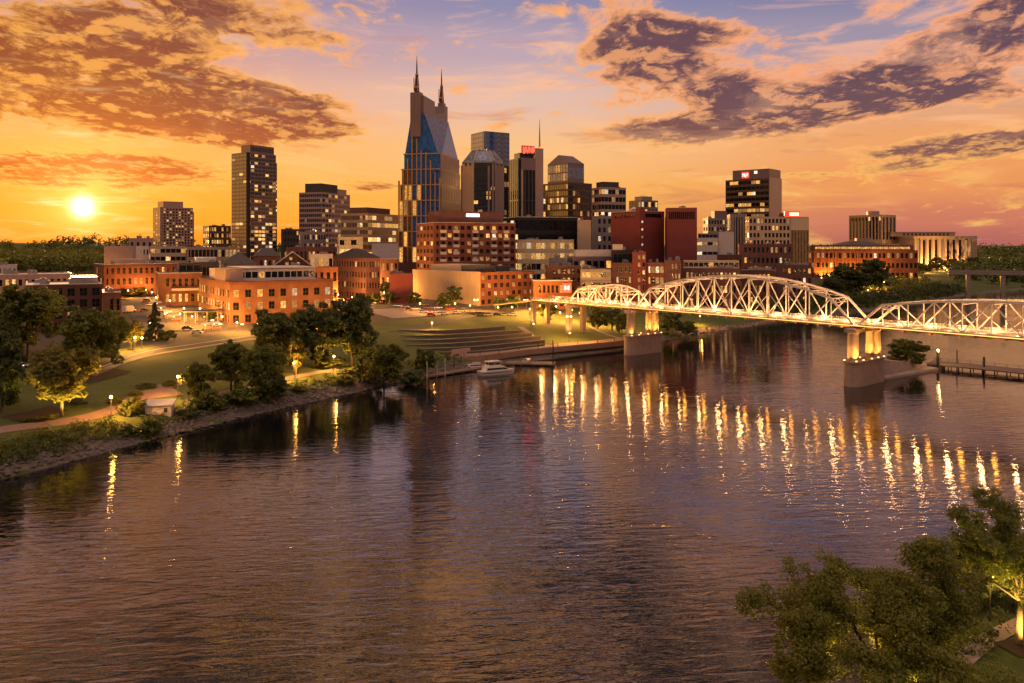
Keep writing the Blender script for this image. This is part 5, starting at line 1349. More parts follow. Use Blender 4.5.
cover('undergrowth', [(-150, 90), (-125, 118), (-98, 153), (-89, 172)], 300, (.6, 1.2), 46, .40, LEAF_D, 1.0, 37, (2.2, 7))
cover('undergrowth', [(-69, 212), (-48, 245), (-25, 277), (-12, 292)], 150, (.5, 1.3), 42, .42, LEAF_D, 1.0, 33, (5.5, 13))
cover('undergrowth', [(150, 462), (200, 505), (240, 537), (340, 640), (420, 730)], 420, (2., 5.), 44, 1.5, LEAF_D, 6., 34, (3, 26))
cover('undergrowth', [(190, 520), (240, 560), (330, 660), (420, 760)], 260, (2.5, 6.), 42, 1.7, LEAF, 7., 35, (18, 62))
cover('undergrowth', [(22, 55), (27.5, 73), (37, 83), (51, 97), (69, 113), (106, 146)], 420, (.6, 1.5), 60, .36, LEAF_D, 1.2, 36, (-9, -.5))
# far woods
def wood(name, n, area, rad, size, mat, seed, hz=10.):
    r = random.Random(seed); cs, rs = [], []
    for _ in range(n):
        Y = r.uniform(area[2], area[3]); x = r.uniform(area[0], area[1]) / F * Y; q = r.uniform(*rad)
        cs.append((x, Y, ter(x, Y) + q * .5 + r.uniform(0, hz * .4))); rs.append(q)
    return tag(foliage(name, cs, rs, 60, size, mat, seed, .9), kind='stuff')
wood('hill_wood', 900, (-620, -330, 800, 1700), (7, 15), 4.2, LEAF, 41)
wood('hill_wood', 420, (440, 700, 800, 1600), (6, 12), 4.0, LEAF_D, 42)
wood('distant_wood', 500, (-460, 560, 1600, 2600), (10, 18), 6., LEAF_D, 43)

# ---- the near bank at the lower right: big tree, dark tree, lit tree
def big_tree(p, h, spread, seed, mat, label, ncl, per, size, zlo=.2, name='tree', nbr=16):
    r = random.Random(seed); root = empty(name, p, 0, label, 'tree')
    cs, rs, b = [], [], MB()
    base = Vector((0, 0, 0)); fork = Vector((.2, .1, h * .28))
    b.tube([((0, 0, -.8), h * .026), ((0, 0, .2), h * .021), (fork * .6, h * .017), (fork, h * .015)], 10)
    lob = []
    for k in range(nbr):
        a = k * 2.4 + r.uniform(-.3, .3); el = r.uniform(.1, 1.25); L = h * r.uniform(.38, .68)
        e = fork + Vector((math.cos(a) * math.cos(el) * L * spread, math.sin(a) * math.cos(el) * L * spread, max(math.sin(el) * L, -h * .05) * 1.02))
        m = fork.lerp(e, .45) + Vector((r.uniform(-.4, .4), r.uniform(-.4, .4), h * .04))
        b.tube([(fork, h * .0085), (m, h * .0055), (e, h * .0018)], 6)
        lob.append((e, h * r.uniform(.12, .19), m)); lob.append((m.lerp(e, .45), h * r.uniform(.09, .14), m))
        for j in range(3):
            s = fork.lerp(e, r.uniform(.45, .9)); e2 = e + Vector((r.gauss(0, 1), r.gauss(0, 1), r.gauss(0, .7))) * h * .09
            b.tube([(s, h * .0032), (e2, h * .001)], 5); lob.append((e2, h * r.uniform(.06, .1), s))
    while len(cs) < ncl:
        e, q, m = r.choice(lob)
        v = Vector((r.gauss(0, 1), r.gauss(0, 1), r.gauss(0, .8))); v = v.normalized() * q * r.uniform(.1, .95)
        c = e + v
        if c.z > h * zlo and c.z < h: cs.append(tuple(c)); rs.append(r.uniform(.45, 1.0) * h / 16)
    b.build('trunk', BARK, root, smooth=True)
    foliage('crown', cs, rs, per, size, mat, seed, .75, .6, None, root)
    return root
NT1 = big_tree((32.4, 71, ter(32.4, 71)), 18.6, .92, 3, LEAF_N, 'large leafy tree at the lower right, its branches showing through, nearest the camera', 1300, 105, .26, .03)
big_tree((55.5, 93, ter(55.5, 93)), 10.8, .78, 9, LEAF_D, 'dark dense tree between the large leafy tree and the right edge', 760, 110, .24, .02)
_p = G(1019, 646)
NT2 = big_tree(_p, 16.0, .66, 14, LEAF, 'tree at the right edge lit yellow from below', 640, 100, .27, .20)
spot('tree_light', NT2, (1.0, -2.6, .4), (-.4, 1, 7), 12000, 110, (1., .62, .12))
spot('tree_light', NT2, (-2.2, -1.8, .4), (-1, 1, 7), 9000, 110, (1., .62, .12))
point('tree_light', NT1, (3.6, 4.0, 3.2), 5200, (1., .58, .12), .3); point('tree_light', NT1, (-2.5, 4.5, 2.6), 2600, (1., .58, .12), .3)
for k, u in enumerate(UP):
    for dx, dy in ((3.2, -3.6), (-4., -2.6), (1.0, 4.), (-1., -4.4)):
        spot('tree_light', u, (dx, dy, .4), (dx * .5, dy * .5, 8), (11000, 6000)[k], 125, (1., .60, .10))
# ------------------------------------------------------------------ lamps, terraces, docks, boats, cars
M_POST = pbr('lamp_post_iron', (.035, .030, .030), .5, .2, 1.)
M_WOOD = pbr('weathered_timber', (.20, .135, .10), .9, .3, .6)
M_HULL = pbr('boat_gelcoat', (.72, .66, .62), .25, .06, .5)
M_BLACKG = GL['dark']
def lamp_proto(h, twin):
    root = empty('street_lamp', (0, 0, 0))
    q = MB(); q.tube([((0, 0, -.3), .16), ((0, 0, .5), .14), ((0, 0, .6), .08), ((0, 0, h), .055)], 8)
    if twin: q.beam((-.8, 0, h - .1), (.8, 0, h - .1), .08)
    q.build('pole', M_POST, root)
    for x in ((-.8, .8) if twin else (0,)):
        b = MB(); b.ball((x, 0, h + .30), .36, 10, 6, 0, 1.1); g = b.build('globe', emis('lamp_globe', (1., .60, .17), 12.), root)
        b = MB(); b.tube([((x, 0, h + .56), .24), ((x, 0, h + .74), .05)], 8); b.build('cap', M_POST, g)
        b = MB(); b.tube([((x, 0, h - .12), .07), ((x, 0, h + .02), .18)], 8); b.build('collar', M_POST, g)
    return root
LP = {}; LAMPK = 6.0
def street_lamp(px, pb, h, watts, label, group, twin=False, colr=(1., .43, .07)):
    P = G(px, pb); key = (round(h, 1), twin)
    if key not in LP: LP[key] = lamp_proto(h, twin); o = LP[key]
    else: o = copy_tree(LP[key])
    for n in list(o.children_recursive):
        if n.type == 'LIGHT': bpy.data.objects.remove(n)
    o.location = P; tag(o, label, 'street lamp', group)
    for dx, dy in ((.9, -.9), ) if not twin else ((-1.3, -.7), (1.3, -.7)):
        point('lamp_light', o, (dx, dy, h + .35), watts * LAMPK, colr, .3)
    return o
GL_P = 'lamps along the riverside path'; GL_C = 'street lamps in the city'
street_lamp(111, 418, 4.6, 1500, 'path lamp right of the yellow uplit tree', GL_P)
street_lamp(178, 399, 5.6, 1700, 'path lamp above the white hut', GL_P)
street_lamp(294, 380, 4.8, 2300, 'path lamp on the lit grass below the broad trees', GL_P)
street_lamp(135, 352, 4.6, 3600, 'street lamp glowing inside a small yellow tree', GL_P)
street_lamp(142, 349, 3.6, 2200, 'short lamp at the street edge right of the glowing tree', GL_P)
street_lamp(334, 371, 4.4, 1800, 'lamp glowing under the dark broad trees', GL_P)
for px, pb, h, w_, lb, tw in [
    (237, 332, 3.6, 3000, 'lamp at the corner of the orange brick warehouse', 0), (258, 333, 3.6, 3000, 'lamp before the front of the orange brick warehouse, under its third window', 0), (222, 326, 3.6, 3000, 'lamp by the left wall of the orange brick warehouse', 0), (208, 322, 4.4, 4000, 'lamp between open pavilion and orange brick warehouse', 0),
    (192, 327, 4.2, 3200, 'lamp on the street in front of the open pavilion', 0), (170, 310, 4.4, 4200, 'lamp by the row of stalls left of the pavilion', 0), (160, 303, 4.6, 4200, 'lamp at the far end of the stall row', 0), (92, 283, 5, 2500, 'lamp at left end of the wide red brick building', 0),
    (176, 300, 4.5, 3600, 'lamp in front of the two storey brick building', 0), (128, 298, 4.2, 2000, 'lamp left of the tree strung with lights', 0), (146, 297, 4.2, 2000, 'lamp right of the tree strung with lights', 0), (322, 326, 3.6, 2600, 'lamp at the right end of the orange brick warehouse', 0),
    (346, 290, 5, 6500, 'lamp at the foot of the black hip roofed warehouse, left one', 0), (357, 288, 5, 6500, 'lamp at the foot of the black hip roofed warehouse, middle one', 0), (371, 289, 5, 4500, 'lamp at the right corner of the black hip roofed warehouse', 0), (402, 297, 5, 3600, 'lamp in front of the maroon box', 0),
    (338, 303, 4.6, 4200, 'lamp left of the car lot by the street', 0), (352, 306, 4.6, 4200, 'lamp in the middle of the car lot', 0), (432, 331, 3.2, 2200, 'short lamp at the top left of the terraces', 0), (476, 312, 6.2, 7000, 'twin lamp at the left corner of the brick warehouse', 1),
    (526, 312, 6.2, 7000, 'twin lamp at the right end of the brick warehouse', 1), (545, 322, 4.6, 1800, 'lamp on the wall under the red H sign', 0), (569, 342, 10.5, 2200, 'tall twin lamp on the promenade left of the river pier', 1), (572, 321, 5.2, 2200, 'lamp behind the promenade lawn by the bridge end pier', 0),
    (556, 317, 5.0, 2200, 'lamp left of the bridge end pier', 0), (614, 327, 6.5, 1800, 'lamp under the left truss span', 0), (540, 315, 4.6, 2400, 'lamp between the terraces and the bridge ramp', 0), (700, 325, 4.6, 1500, 'lamp on the bank path behind the main bridge span', 0),
    (888, 283, 6, 6000, 'lamp right of the two large dark trees', 0), (902, 278, 6, 6500, 'lamp at the right corner of the uplit brick hall', 0), (913, 277, 6, 6500, 'lamp on the road left of the courthouse', 0), (926, 273, 6, 7000, 'lamp in front of the courthouse entrance', 0),
    (940, 271, 6, 6500, 'lamp under the middle courthouse columns', 0), (961, 269, 7, 7500, 'lamp under the right courthouse columns', 0), (989, 263, 9, 9000, 'bright lamp right of the courthouse', 0), (1019, 267, 8, 8000, 'bright lamp at the right edge above the highway bridge', 0), (878, 291, 6, 4200, 'lamp on the riverside road under the large dark trees', 0)]:
    street_lamp(px, pb, h, w_, lb, GL_C, bool(tw))
rl = 'row of small street lamps in the city'
for lb, pts in (('one of the small lamps lining the road above the terraces', [(420, 312), (455, 312), (470, 314), (498, 316), (512, 316), (530, 318)]), ('one of the small lamps around the car lot below the black hip roofed warehouse', [(336, 296), (344, 308), (360, 305), (374, 304), (366, 294), (380, 292), (354, 294), (384, 300)]),
                ('one of the small lamps along the street left of the pavilion', [(152, 300), (156, 306), (180, 324), (165, 324), (184, 318), (200, 318), (150, 334)]), ('one of the small lamps by the riverside road below the brick hall', [(868, 296), (884, 287), (896, 281), (908, 274), (945, 268), (976, 268)]),
                ('one of the small lamps under the bridge ramp beside the shop', [(548, 320), (560, 322), (580, 322), (592, 326), (536, 322)])):
    for px, pb in pts: street_lamp(px, pb, 4.2, 1500, lb, rl)
# wall washers of the two uplit brick fronts (fixtures stand on the ground in front of the walls)
def washer(px, D, off, watts, label, aimz=12., colr=(1., .46, .06)):
    X = gx(px, D); P = Vector((X, D - off, ter(X, D - off)))
    q = MB(); q.box(-.5, .5, -.25, .25, -.1, .25); q.box(-.42, .42, -.1, .2, .251, .42); o = q.build('wall_light', emis('flood_glow', (1., .6, .22), 14.), None, P)
    tag(o, label, 'flood light', 'wall lights'); spot('wall_lamp', o, (0, 0, .7), (0, off, aimz), watts, 105, colr)
_r, _w, _d, _h = HALL
for k, nm in enumerate(('first', 'second', 'third', 'fourth', 'fifth', 'sixth', 'seventh')):
    v = Matrix.Rotation(_r.rotation_euler.z, 3, 'Z') @ Vector((-_w / 2 + _w * (.27 + k * .075), -_d / 2 - 4.5, 0)) + _r.location
    q = MB(); q.box(-.5, .5, -.25, .25, -.1, .25); q.box(-.42, .42, -.1, .2, .251, .42); o = q.build('wall_light', emis('flood_glow', (1., .6, .22), 14.), None, (v.x, v.y, ter(v.x, v.y)))
    o.rotation_euler = _r.rotation_euler; tag(o, 'flood light at the foot of the long brick hall, %s from its left end' % nm, 'flood light', 'wall lights'); spot('wall_lamp', o, (0, 0, .7), (0, 4.5, 12), 42000, 110, (1., .42, .05))
for k, px in enumerate((210, 218, 226)): washer(px, 352 + (230 - px) * 1.55, 7., 1100, ['flood light at the far end of the warehouse side wall', 'flood light at the middle of the warehouse side wall', 'flood light near the corner of the warehouse side wall'][k], 10)
for k, px in enumerate((246, 270, 300)): washer(px, 352 + (px - 230) * .33, 5., 900, ['flood light at the warehouse front, left one of three', 'flood light at the warehouse front, middle one of three', 'flood light at the warehouse front, right one of three'][k], 9)

for px, nm in ((922, 'left'), (942, 'middle'), (962, 'right')): washer(px, 1078, 12, 90000, 'flood light at the courthouse front, %s one of three' % nm, 16, (1., .5, .15))
# ---- seating terraces
def terrace(pts, top, wd, label):
    P = dens(smooth([G(*p) for p in pts], 3), 2.)
    b = MB(); n = len(P)
    for k in range(n - 1):
        p, q = P[k], P[k + 1]; d = (q - p).normalized(); nv = Vector((-d.y, d.x, 0))
        if nv.y < 0: nv = -nv
        lo0, lo1 = ter(p.x, p.y) - .6, ter(q.x, q.y) - .6
        b.add([(p.x, p.y, lo0), (q.x, q.y, lo1), (q.x, q.y, top), (p.x, p.y, top), (p.x + nv.x * wd, p.y + nv.y * wd, top - .02), (q.x + nv.x * wd, q.y + nv.y * wd, top - .02), (p.x + nv.x * wd, p.y + nv.y * wd, lo0), (q.x + nv.x * wd, q.y + nv.y * wd, lo1)],
              [(0, 1, 2, 3), (3, 2, 5, 4), (4, 5, 7, 6)])
    return tag(b.build('seating_terrace', pbr('terrace_stone', (.085, .070, .066), .9, .35, .4, streak=.2), None), label, 'terrace', 'seating terraces')
ends = [(398, 331, 505, 330), (400, 336, 520, 334), (402, 341, 532, 337), (407, 346, 541, 340), (420, 350, 545, 344), (440, 354, 545, 348)]
names = ['topmost stone seating terrace above the docks', 'second stone seating terrace from the top', 'third stone seating terrace from the top', 'fourth stone seating terrace from the top', 'fifth stone seating terrace from the top', 'lowest stone seating terrace, just behind the promenade']
for (x0, y0, x1, y1), nm in zip(ends, names):
    m = ((x0 + x1) / 2, (y0 + y1) / 2 + 3.0)
    pts = [(x0, y0), ((x0 + m[0]) / 2, (y0 + m[1]) / 2 + 1.), m, ((x1 + m[0]) / 2, (y1 + m[1]) / 2 + .6), (x1, y1)]
    zt = sum(G(*p).z for p in pts) / 5 + 1.25
    terrace(pts, zt, 2.4, nm)
# ---- promenade deck along the water and its bollards
prom = [G(452, 357), G(480, 357), G(520, 352), (G(560, 350) + G(560, 349)) / 2, G(600, 347), G(628, 345)]
def deckline(name, pts, w, z, mat, thick, label=None, cat=None, rail=False, group=None):
    P = dens(smooth([Vector((p[0], p[1], 0)) for p in pts], 3), 2.); b = MB()
    for k in range(len(P) - 1):
        p, q = P[k], P[k + 1]
        def nrm(i):
            d = (P[min(i + 1, len(P) - 1)] - P[max(i - 1, 0)]).normalized(); return Vector((-d.y, d.x, 0))
        a, c = nrm(k) * w / 2, nrm(k + 1) * w / 2
        b.add([(*(p - a).xy, z - thick), (*(q - c).xy, z - thick), (*(q + c).xy, z - thick), (*(p + a).xy, z - thick), (*(p - a).xy, z), (*(q - c).xy, z), (*(q + c).xy, z), (*(p + a).xy, z)],
              [(0, 3, 2, 1), (4, 5, 6, 7), (0, 1, 5, 4), (2, 3, 7, 6)] + ([(0, 4, 7, 3)] if k == 0 else []) + ([(1, 2, 6, 5)] if k == len(P) - 2 else []))
    return b, P
b, P = deckline('promenade', prom, 7.5, 4.0, M_PAVER, 2.2)
tag(b.build('promenade', [M_PAVER]), kind='structure')
k = 0
for i in range(2, len(P) - 2, 4):
    d = (P[i + 1] - P[i - 1]).normalized(); nv = Vector((d.y, -d.x, 0))
    q = MB(); q.tube([((0, 0, -.1), .14), ((0, 0, 1.0), .12), ((0, 0, 1.05), .16), ((0, 0, 1.25), .1)], 8)
    o = q.build('bollard', M_POST, None, (*(P[i] + nv * 3.3).xy, 4.0)); tag(o, 'dark iron bollard at the water edge of the promenade', 'bollard', 'bollards along the promenade')
# ---- docks
def dock(pts, w, z, label, rail, name='dock', nx=5.):
    b, P = deckline(name, pts, w, z, M_WOOD, .45)
    c = P[len(P) // 2]; root = empty(name, (c.x, c.y, 0), 0, label, 'dock')
    o = b.build('deck', M_WOOD, root); o.location = (-c.x, -c.y, 0)
    n = 0
    for i in range(0, len(P), max(1, int(nx / 2))):
        d = (P[min(i + 1, len(P) - 1)] - P[max(i - 1, 0)]).normalized(); nv = Vector((-d.y, d.x, 0))
        for s in (-1, 1):
            p = P[i] + nv * s * (w / 2 - .25) - c
            q = MB(); q.tube([((p.x, p.y, -3), .2), ((p.x, p.y, z - .46), .2)], 7); q.build('pile', M_WOOD, root)
    if rail:
        for s in rail:
            q = MB()
            for i in range(0, len(P) - 1):
                d = (P[min(i + 1, len(P) - 1)] - P[max(i - 1, 0)]).normalized(); nv = Vector((-d.y, d.x, 0))
                d2 = (P[min(i + 2, len(P) - 1)] - P[i]).normalized(); n2 = Vector((-d2.y, d2.x, 0))
                a = P[i] + nv * s * (w / 2 - .1) - c; e = P[i + 1] + n2 * s * (w / 2 - .1) - c
                for hz in (.55, 1.05): q.beam((a.x, a.y, z + hz), (e.x, e.y, z + hz), .07)
                if i % 2 == 0: q.beam((a.x, a.y, z), (a.x, a.y, z + 1.1), .1)
            q.build('railing', M_POST, root)
    return root
W = lambda px, py, z=0.: Vector((gx(px, (H - z) * F / (py - HY)), (H - z) * F / (py - HY), 0))
dock([W(424, 376, .8), W(470, 368.5, .8), W(500, 365, .8)], 3.2, .8, 'narrow timber dock with mooring posts left of the white yacht', None)
dock([W(506, 362, .8), W(555, 363, .8)], 7.0, .8, 'wide floating dock right of the white yacht', None)
dock([W(566, 352, .8), W(602, 349, .8)], 3.6, .8, 'low floating dock under the promenade lawn', None)
d_ = dock([W(930, 362, 1.8), W(975, 366, 1.8), W(1024, 371, 1.8), W(1080, 376, 1.8)], 11, 1.8, 'long timber pier with railing at the right, beyond the bridge pier', (1,), nx=4.)
for k, (px, py, h, lb) in enumerate([(427, 379, 5.8, 'pale mooring post, leftmost of the docks'), (437, 377, 5.6, 'pale mooring post, second from the left'), (445, 376, 5.8, 'pale mooring post, third from the left'), (454, 371, 5.0, 'dark mooring post left of the small cruiser'), (461, 369, 5.0, 'dark mooring post just beside the small cruiser'), (553, 366, 9.5, 'tall mooring post at the right end of the wide floating dock'), (538, 357, 6.0, 'mooring post behind the wide floating dock'), (957, 368, 6.4, 'thin mooring post halfway along the long pier'), (984, 372, 5.2, 'thick mooring post on the long pier near the right edge')]):
    p = W(px, py); q = MB(); r_ = .22 if k != 8 else .4; q.tube([((0, 0, -4), r_), ((0, 0, h), r_ * .92), ((0, 0, h + .25), r_ * .4)], 10)
    tag(q.build('mooring_post', M['trim'] if k < 3 else M_POST, None, p), lb, 'post', 'mooring posts')
p = W(938, 365, 1.8)
rt = empty('dock_lamp', (p.x, p.y, 1.8), 0, 'thick post with a lamp on top at the near end of the long pier', 'lamp')
q = MB(); q.tube([((0, 0, -4), .5), ((0, 0, 4.6), .46), ((0, 0, 4.9), .3)], 12); q.build('post', M_POST, rt)
q = MB(); q.ball((0, 0, 5.3), .42, 10, 6); q.build('globe', emis('lamp_globe', (1., .60, .17), 12.), rt); point('lamp_light', rt, (0, -1, 5.4), 1400)
# concrete wedge by the right river pier with a bush
A_, B_ = Vector((121, 271, 0)), Vector((153, 296, 0)); d = (B_ - A_).normalized(); nv = Vector((-d.y, d.x, 0))
q = MB(); w_ = 3.2
q.add([(*(A_ - nv * w_).xy, -3), (*(B_ - nv * w_).xy, -3), (*(B_ + nv * w_).xy, -3), (*(A_ + nv * w_).xy, -3), (*(A_ - nv * w_ * .7).xy, 6.4), (*(B_ - nv * w_ * .8).xy, 1.6), (*(B_ + nv * w_ * .8).xy, 1.6), (*(A_ + nv * w_ * .7).xy, 6.4)], [(0, 3, 2, 1), (4, 5, 6, 7), (0, 1, 5, 4), (1, 2, 6, 5), (2, 3, 7, 6), (3, 0, 4, 7)])
tag(q.build('fender_wall', M_PIER), 'sloping concrete fender wall right of the right river pier', 'wall')
q = MB(); q.add([(*(A_ - nv * (w_ + 2.6)).xy, -2), (*(B_ - nv * (w_ + 4)).xy, -2), (*(B_ - nv * w_ * .9).xy, -2), (*(A_ - nv * w_ * .9).xy, -2), (*(A_ - nv * (w_ + 2.4)).xy, .7), (*(B_ - nv * (w_ + 3.8)).xy, .9), (*(B_ - nv * w_ * .9).xy, .9), (*(A_ - nv * w_ * .9).xy, .7)], [(0, 3, 2, 1), (4, 5, 6, 7), (0, 1, 5, 4), (1, 2, 6, 5), (2, 3, 7, 6), (3, 0, 4, 7)])
tag(q.build('concrete_footing', M_PIER), 'low concrete footing along the sloping fender wall', 'footing')
tree_at(Vector((142, 288, 1.6)), 9.6, 14.5, 'a', 'rounded bushy tree on the fender wall right of the right river pier')

# ---- boats
def hull(b, L, Bm, z0, z1, bow=.35, n=12, mi=0):
    ring = []
    for k in range(n + 1):
        u = k / n; x = -L / 2 + L * u
        wv = Bm / 2 * (1 - max(0, (u - (1 - bow)) / bow) ** 2.0) * (.9 + .1 * min(1, u * 4))
        ring.append((x, max(wv, .03)))
    lo = [(x * .93, y * .72) for x, y in ring]
    P = [(x, -y) for x, y in ring] + [(x, y) for x, y in ring[::-1]]; Q = [(x, -y) for x, y in lo] + [(x, y) for x, y in lo[::-1]]
    n2 = len(P); sheer = lambda x: z1 + .45 * max(0, x / L + .1) ** 1.5
    v = [(x, y, z0) for x, y in Q] + [(x, y, sheer(x)) for x, y in P]
    b.add(v, [tuple(range(n2))[::-1]] + [tuple(range(n2, 2 * n2))] + [(i, (i + 1) % n2, n2 + (i + 1) % n2, n2 + i) for i in range(n2)], mi)
def frust(b, x0, x1, w0, w1, z0, z1, rake0=.3, rake1=.8, mi=0):
    b.add([(x0, -w0, z0), (x1, -w0, z0), (x1, w0, z0), (x0, w0, z0), (x0 + rake0, -w1, z1), (x1 - rake1, -w1, z1), (x1 - rake1, w1, z1), (x0 + rake0, w1, z1)], [(0, 3, 2, 1), (4, 5, 6, 7), (0, 1, 5, 4), (1, 2, 6, 5), (2, 3, 7, 6), (3, 0, 4, 7)], mi)
def yacht(p, rz, k, label, big=True):
    root = empty('motor_yacht' if big else 'cabin_cruiser', p, rz, label, 'boat')
    b = MB(); hull(b, 14 * k, 4.2 * k, -.4, 1.45 * k); b.build('hull', M_HULL, root)
    b = MB(); b.box(-6.6 * k, 6.0 * k, -2.12 * k, -2.06 * k, .78 * k, .95 * k); b.box(-6.6 * k, 4.6 * k, 2.06 * k, 2.12 * k, .78 * k, .95 * k); b.build('rub_rail', M['dark'], root)
    b = MB(); frust(b, -5.2 * k, 4.2 * k, 1.75 * k, 1.5 * k, 1.45 * k, 2.75 * k, .2, 2.0 * k); c = b.build('cabin', M_HULL, root)
    b = MB(); frust(b, -4.6 * k, 3.5 * k, 1.80 * k, 1.62 * k, 1.75 * k, 2.45 * k, .15, 1.25 * k); b.build('window_band', M_BLACKG, c)
    if big:
        b = MB(); frust(b, -4.2 * k, 1.2 * k, 1.5 * k, 1.35 * k, 2.76 * k, 3.5 * k, .1, .7 * k); b.build('flybridge', M_HULL, root)
        b = MB(); frust(b, -3.6 * k, 1.0 * k, 1.42 * k, 1.30 * k, 3.5 * k, 4.0 * k, .1, .6 * k); b.build('windscreen', M_BLACKG, root)
        b = MB(); b.box(-4.3 * k, .9 * k, -1.6 * k, 1.6 * k, 4.55 * k, 4.7 * k)
        for x in (-4, -1.6, .6):
            for y in (-1.4, 1.4): b.tube([((x * k, y * k, 3.4 * k), .05), ((x * k, y * k, 4.56 * k), .05)], 6)
        b.build('hardtop', M_HULL, root)
    else:
        b = MB(); b.box(-2.2 * k, 2.4 * k, -1.5 * k, 1.5 * k, 3.3 * k, 3.42 * k)
        for x in (-2, 2):
            for y in (-1.4, 1.4): b.tube([((x * k, y * k, 2.6 * k), .05), ((x * k, y * k, 3.32 * k), .05)], 6)
        b.build('canopy', M_HULL, root)
    b = MB()
    for s in (-1, 1):
        pts = [(x * k, s * y * k) for x, y in ((1, 1.95), (4, 1.7), (5.8, 1.0), (6.8, .1))]
        for a, c2 in zip(pts[:-1], pts[1:]): b.beam((*a, 2.25 * k), (*c2, 2.35 * k), .05)
        for a in pts: b.beam((*a, 1.5 * k), (*a, 2.35 * k), .05)
    b.build('bow_rail', M['steel'], root)
    return root
yacht(W(497, 374), math.radians(28), 1.0, 'white motor yacht with flybridge moored at the dock')
yacht(W(476, 368.5), math.radians(25), .62, 'small white cabin cruiser behind the motor yacht', False)
p = W(527, 362.5, .8)
rt = empty('speedboat', (p.x, p.y, .9), math.radians(70), 'small speedboat under a cover on the wide floating dock', 'boat')
b = MB(); hull(b, 6.2, 2.3, 0, 1.0); b.build('hull', M_HULL, rt); b = MB(); frust(b, -2.6, 1.2, .95, .5, 1.0, 1.6, .3, .9); b.build('cover', M['mauve'], rt)

# ---- cars
CARCOL = {'white': (.7, .68, .65), 'silver': (.38, .38, .40), 'black': (.02, .02, .022), 'red': (.38, .025, .02), 'blue': (.04, .08, .22), 'grey': (.14, .14, .145)}
def car_proto(cname):
    m = pbr('car_paint_' + cname, CARCOL[cname], .25, .03, 1., metal=.1)
    root = empty('parked_car', (0, 0, 0))
    b = MB(); prof = [(-2.2, .35), (-2.25, .75), (-2.1, .95), (-1.2, 1.0), (1.0, .98), (2.0, .85), (2.25, .62), (2.2, .35)]
    n = len(prof); v = [(x, -.88, z) for x, z in prof] + [(x, .88, z) for x, z in prof]
    b.add(v, [tuple(range(n)), tuple(range(n, 2 * n))[::-1]] + [(i, n + i, n + (i + 1) % n, (i + 1) % n) for i in range(n)]); b.build('body', m, root)
    b = MB(); frust(b, -1.75, 1.15, .80, .62, .985, 1.42, .5, .75); b.build('cabin_glass', M_BLACKG, root)
    b = MB(); b.box(-1.2, .38, -.62, .62, 1.421, 1.46); b.build('roof', m, root)
    for x in (-1.35, 1.4):
        for y in (-.82, .82):
            q = MB(); q.tube([((x, y - .1, .33), .33), ((x, y + .1, .33), .33)], 12); q.build('wheel', M['black'], root)
    for y in (-.62, .62):
        q = MB(); q.box(-2.29, -2.2, y - .16, y + .16, .7, .85); q.build('tail_light', emis('tail_light', (1., .03, .02), 5.), root)
        q = MB(); q.box(2.17, 2.27, y - .16, y + .16, .62, .76); q.build('headlight', emis('head_light', (1., .85, .6), 3.5), root)
    return root
CP = {}
def car(px, py, rz, cname, label, group, lights=False, lift=.16):
    if cname not in CP: CP[cname] = car_proto(cname); o = CP[cname]
    else: o = copy_tree(CP[cname])
    o.location = G(px, py) + Vector((0, 0, lift)); o.rotation_euler = (0, 0, math.radians(rz)); tag(o, label, 'car', group)
g1 = 'cars on the city streets'
for px, py, rz, cn, lb in [(187, 330, 20, 'black', 'dark car leaving the stalls toward the street'), (160, 333, 100, 'red', 'red car on the street right of the conifer'), (130, 309, 80, 'white', 'white car at the far corner beside the brown building'), (197, 334, 12, 'white', 'white car under the pavilion lamp'),
    (340, 300, 60, 'white', 'white car, leftmost in the lot below the black roofed warehouse'), (346, 297, 60, 'silver', 'silver car, second in the lot below the black roofed warehouse'), (351, 300, 60, 'red', 'red car in the lot below the black roofed warehouse'), (358, 298, 60, 'white', 'white car in the middle of the lot below the warehouse'), (364, 301, 60, 'grey', 'grey car in the right part of the lot'), (371, 299, 60, 'white', 'white car at the right edge of the lot'),
    (347, 306, 60, 'blue', 'blue car in the front row of the lot'), (356, 305, 60, 'silver', 'silver car in the front row of the lot'), (398, 307, 10, 'white', 'white car right of the bushy plaza trees'), (405, 308, 10, 'silver', 'silver car behind the dark bushes at the plaza'),
    (428, 309, 15, 'red', 'red car with lit tail lights below the beige wall'), (436, 313, 15, 'white', 'white car on the road above the terraces, left one'), (444, 315, 15, 'white', 'white car on the road above the terraces, right one'), (441, 306, 15, 'black', 'black car at the foot of the beige wall'), (450, 310, 15, 'red', 'second red car with lit tail lights below the beige wall'),
    (480, 316, 8, 'grey', 'grey car parked under the brick warehouse front, first'), (488, 316, 8, 'white', 'white car parked under the brick warehouse front'), (497, 316, 8, 'black', 'black car parked under the brick warehouse front'), (505, 316, 8, 'silver', 'silver car parked under the brick warehouse front'), (513, 316, 8, 'white', 'white car at the right end of the parked row under the brick warehouse'),
    (533, 315, 8, 'black', 'black car near the shop with the red H sign'), (462, 312, 15, 'silver', 'silver car between beige wall trees and the parked row')]:
    car(px, py, rz, cn, lb, g1)
g2 = 'traffic and parked cars downtown'
rc = random.Random(8); cs_ = ['white', 'silver', 'black', 'red', 'grey', 'white']
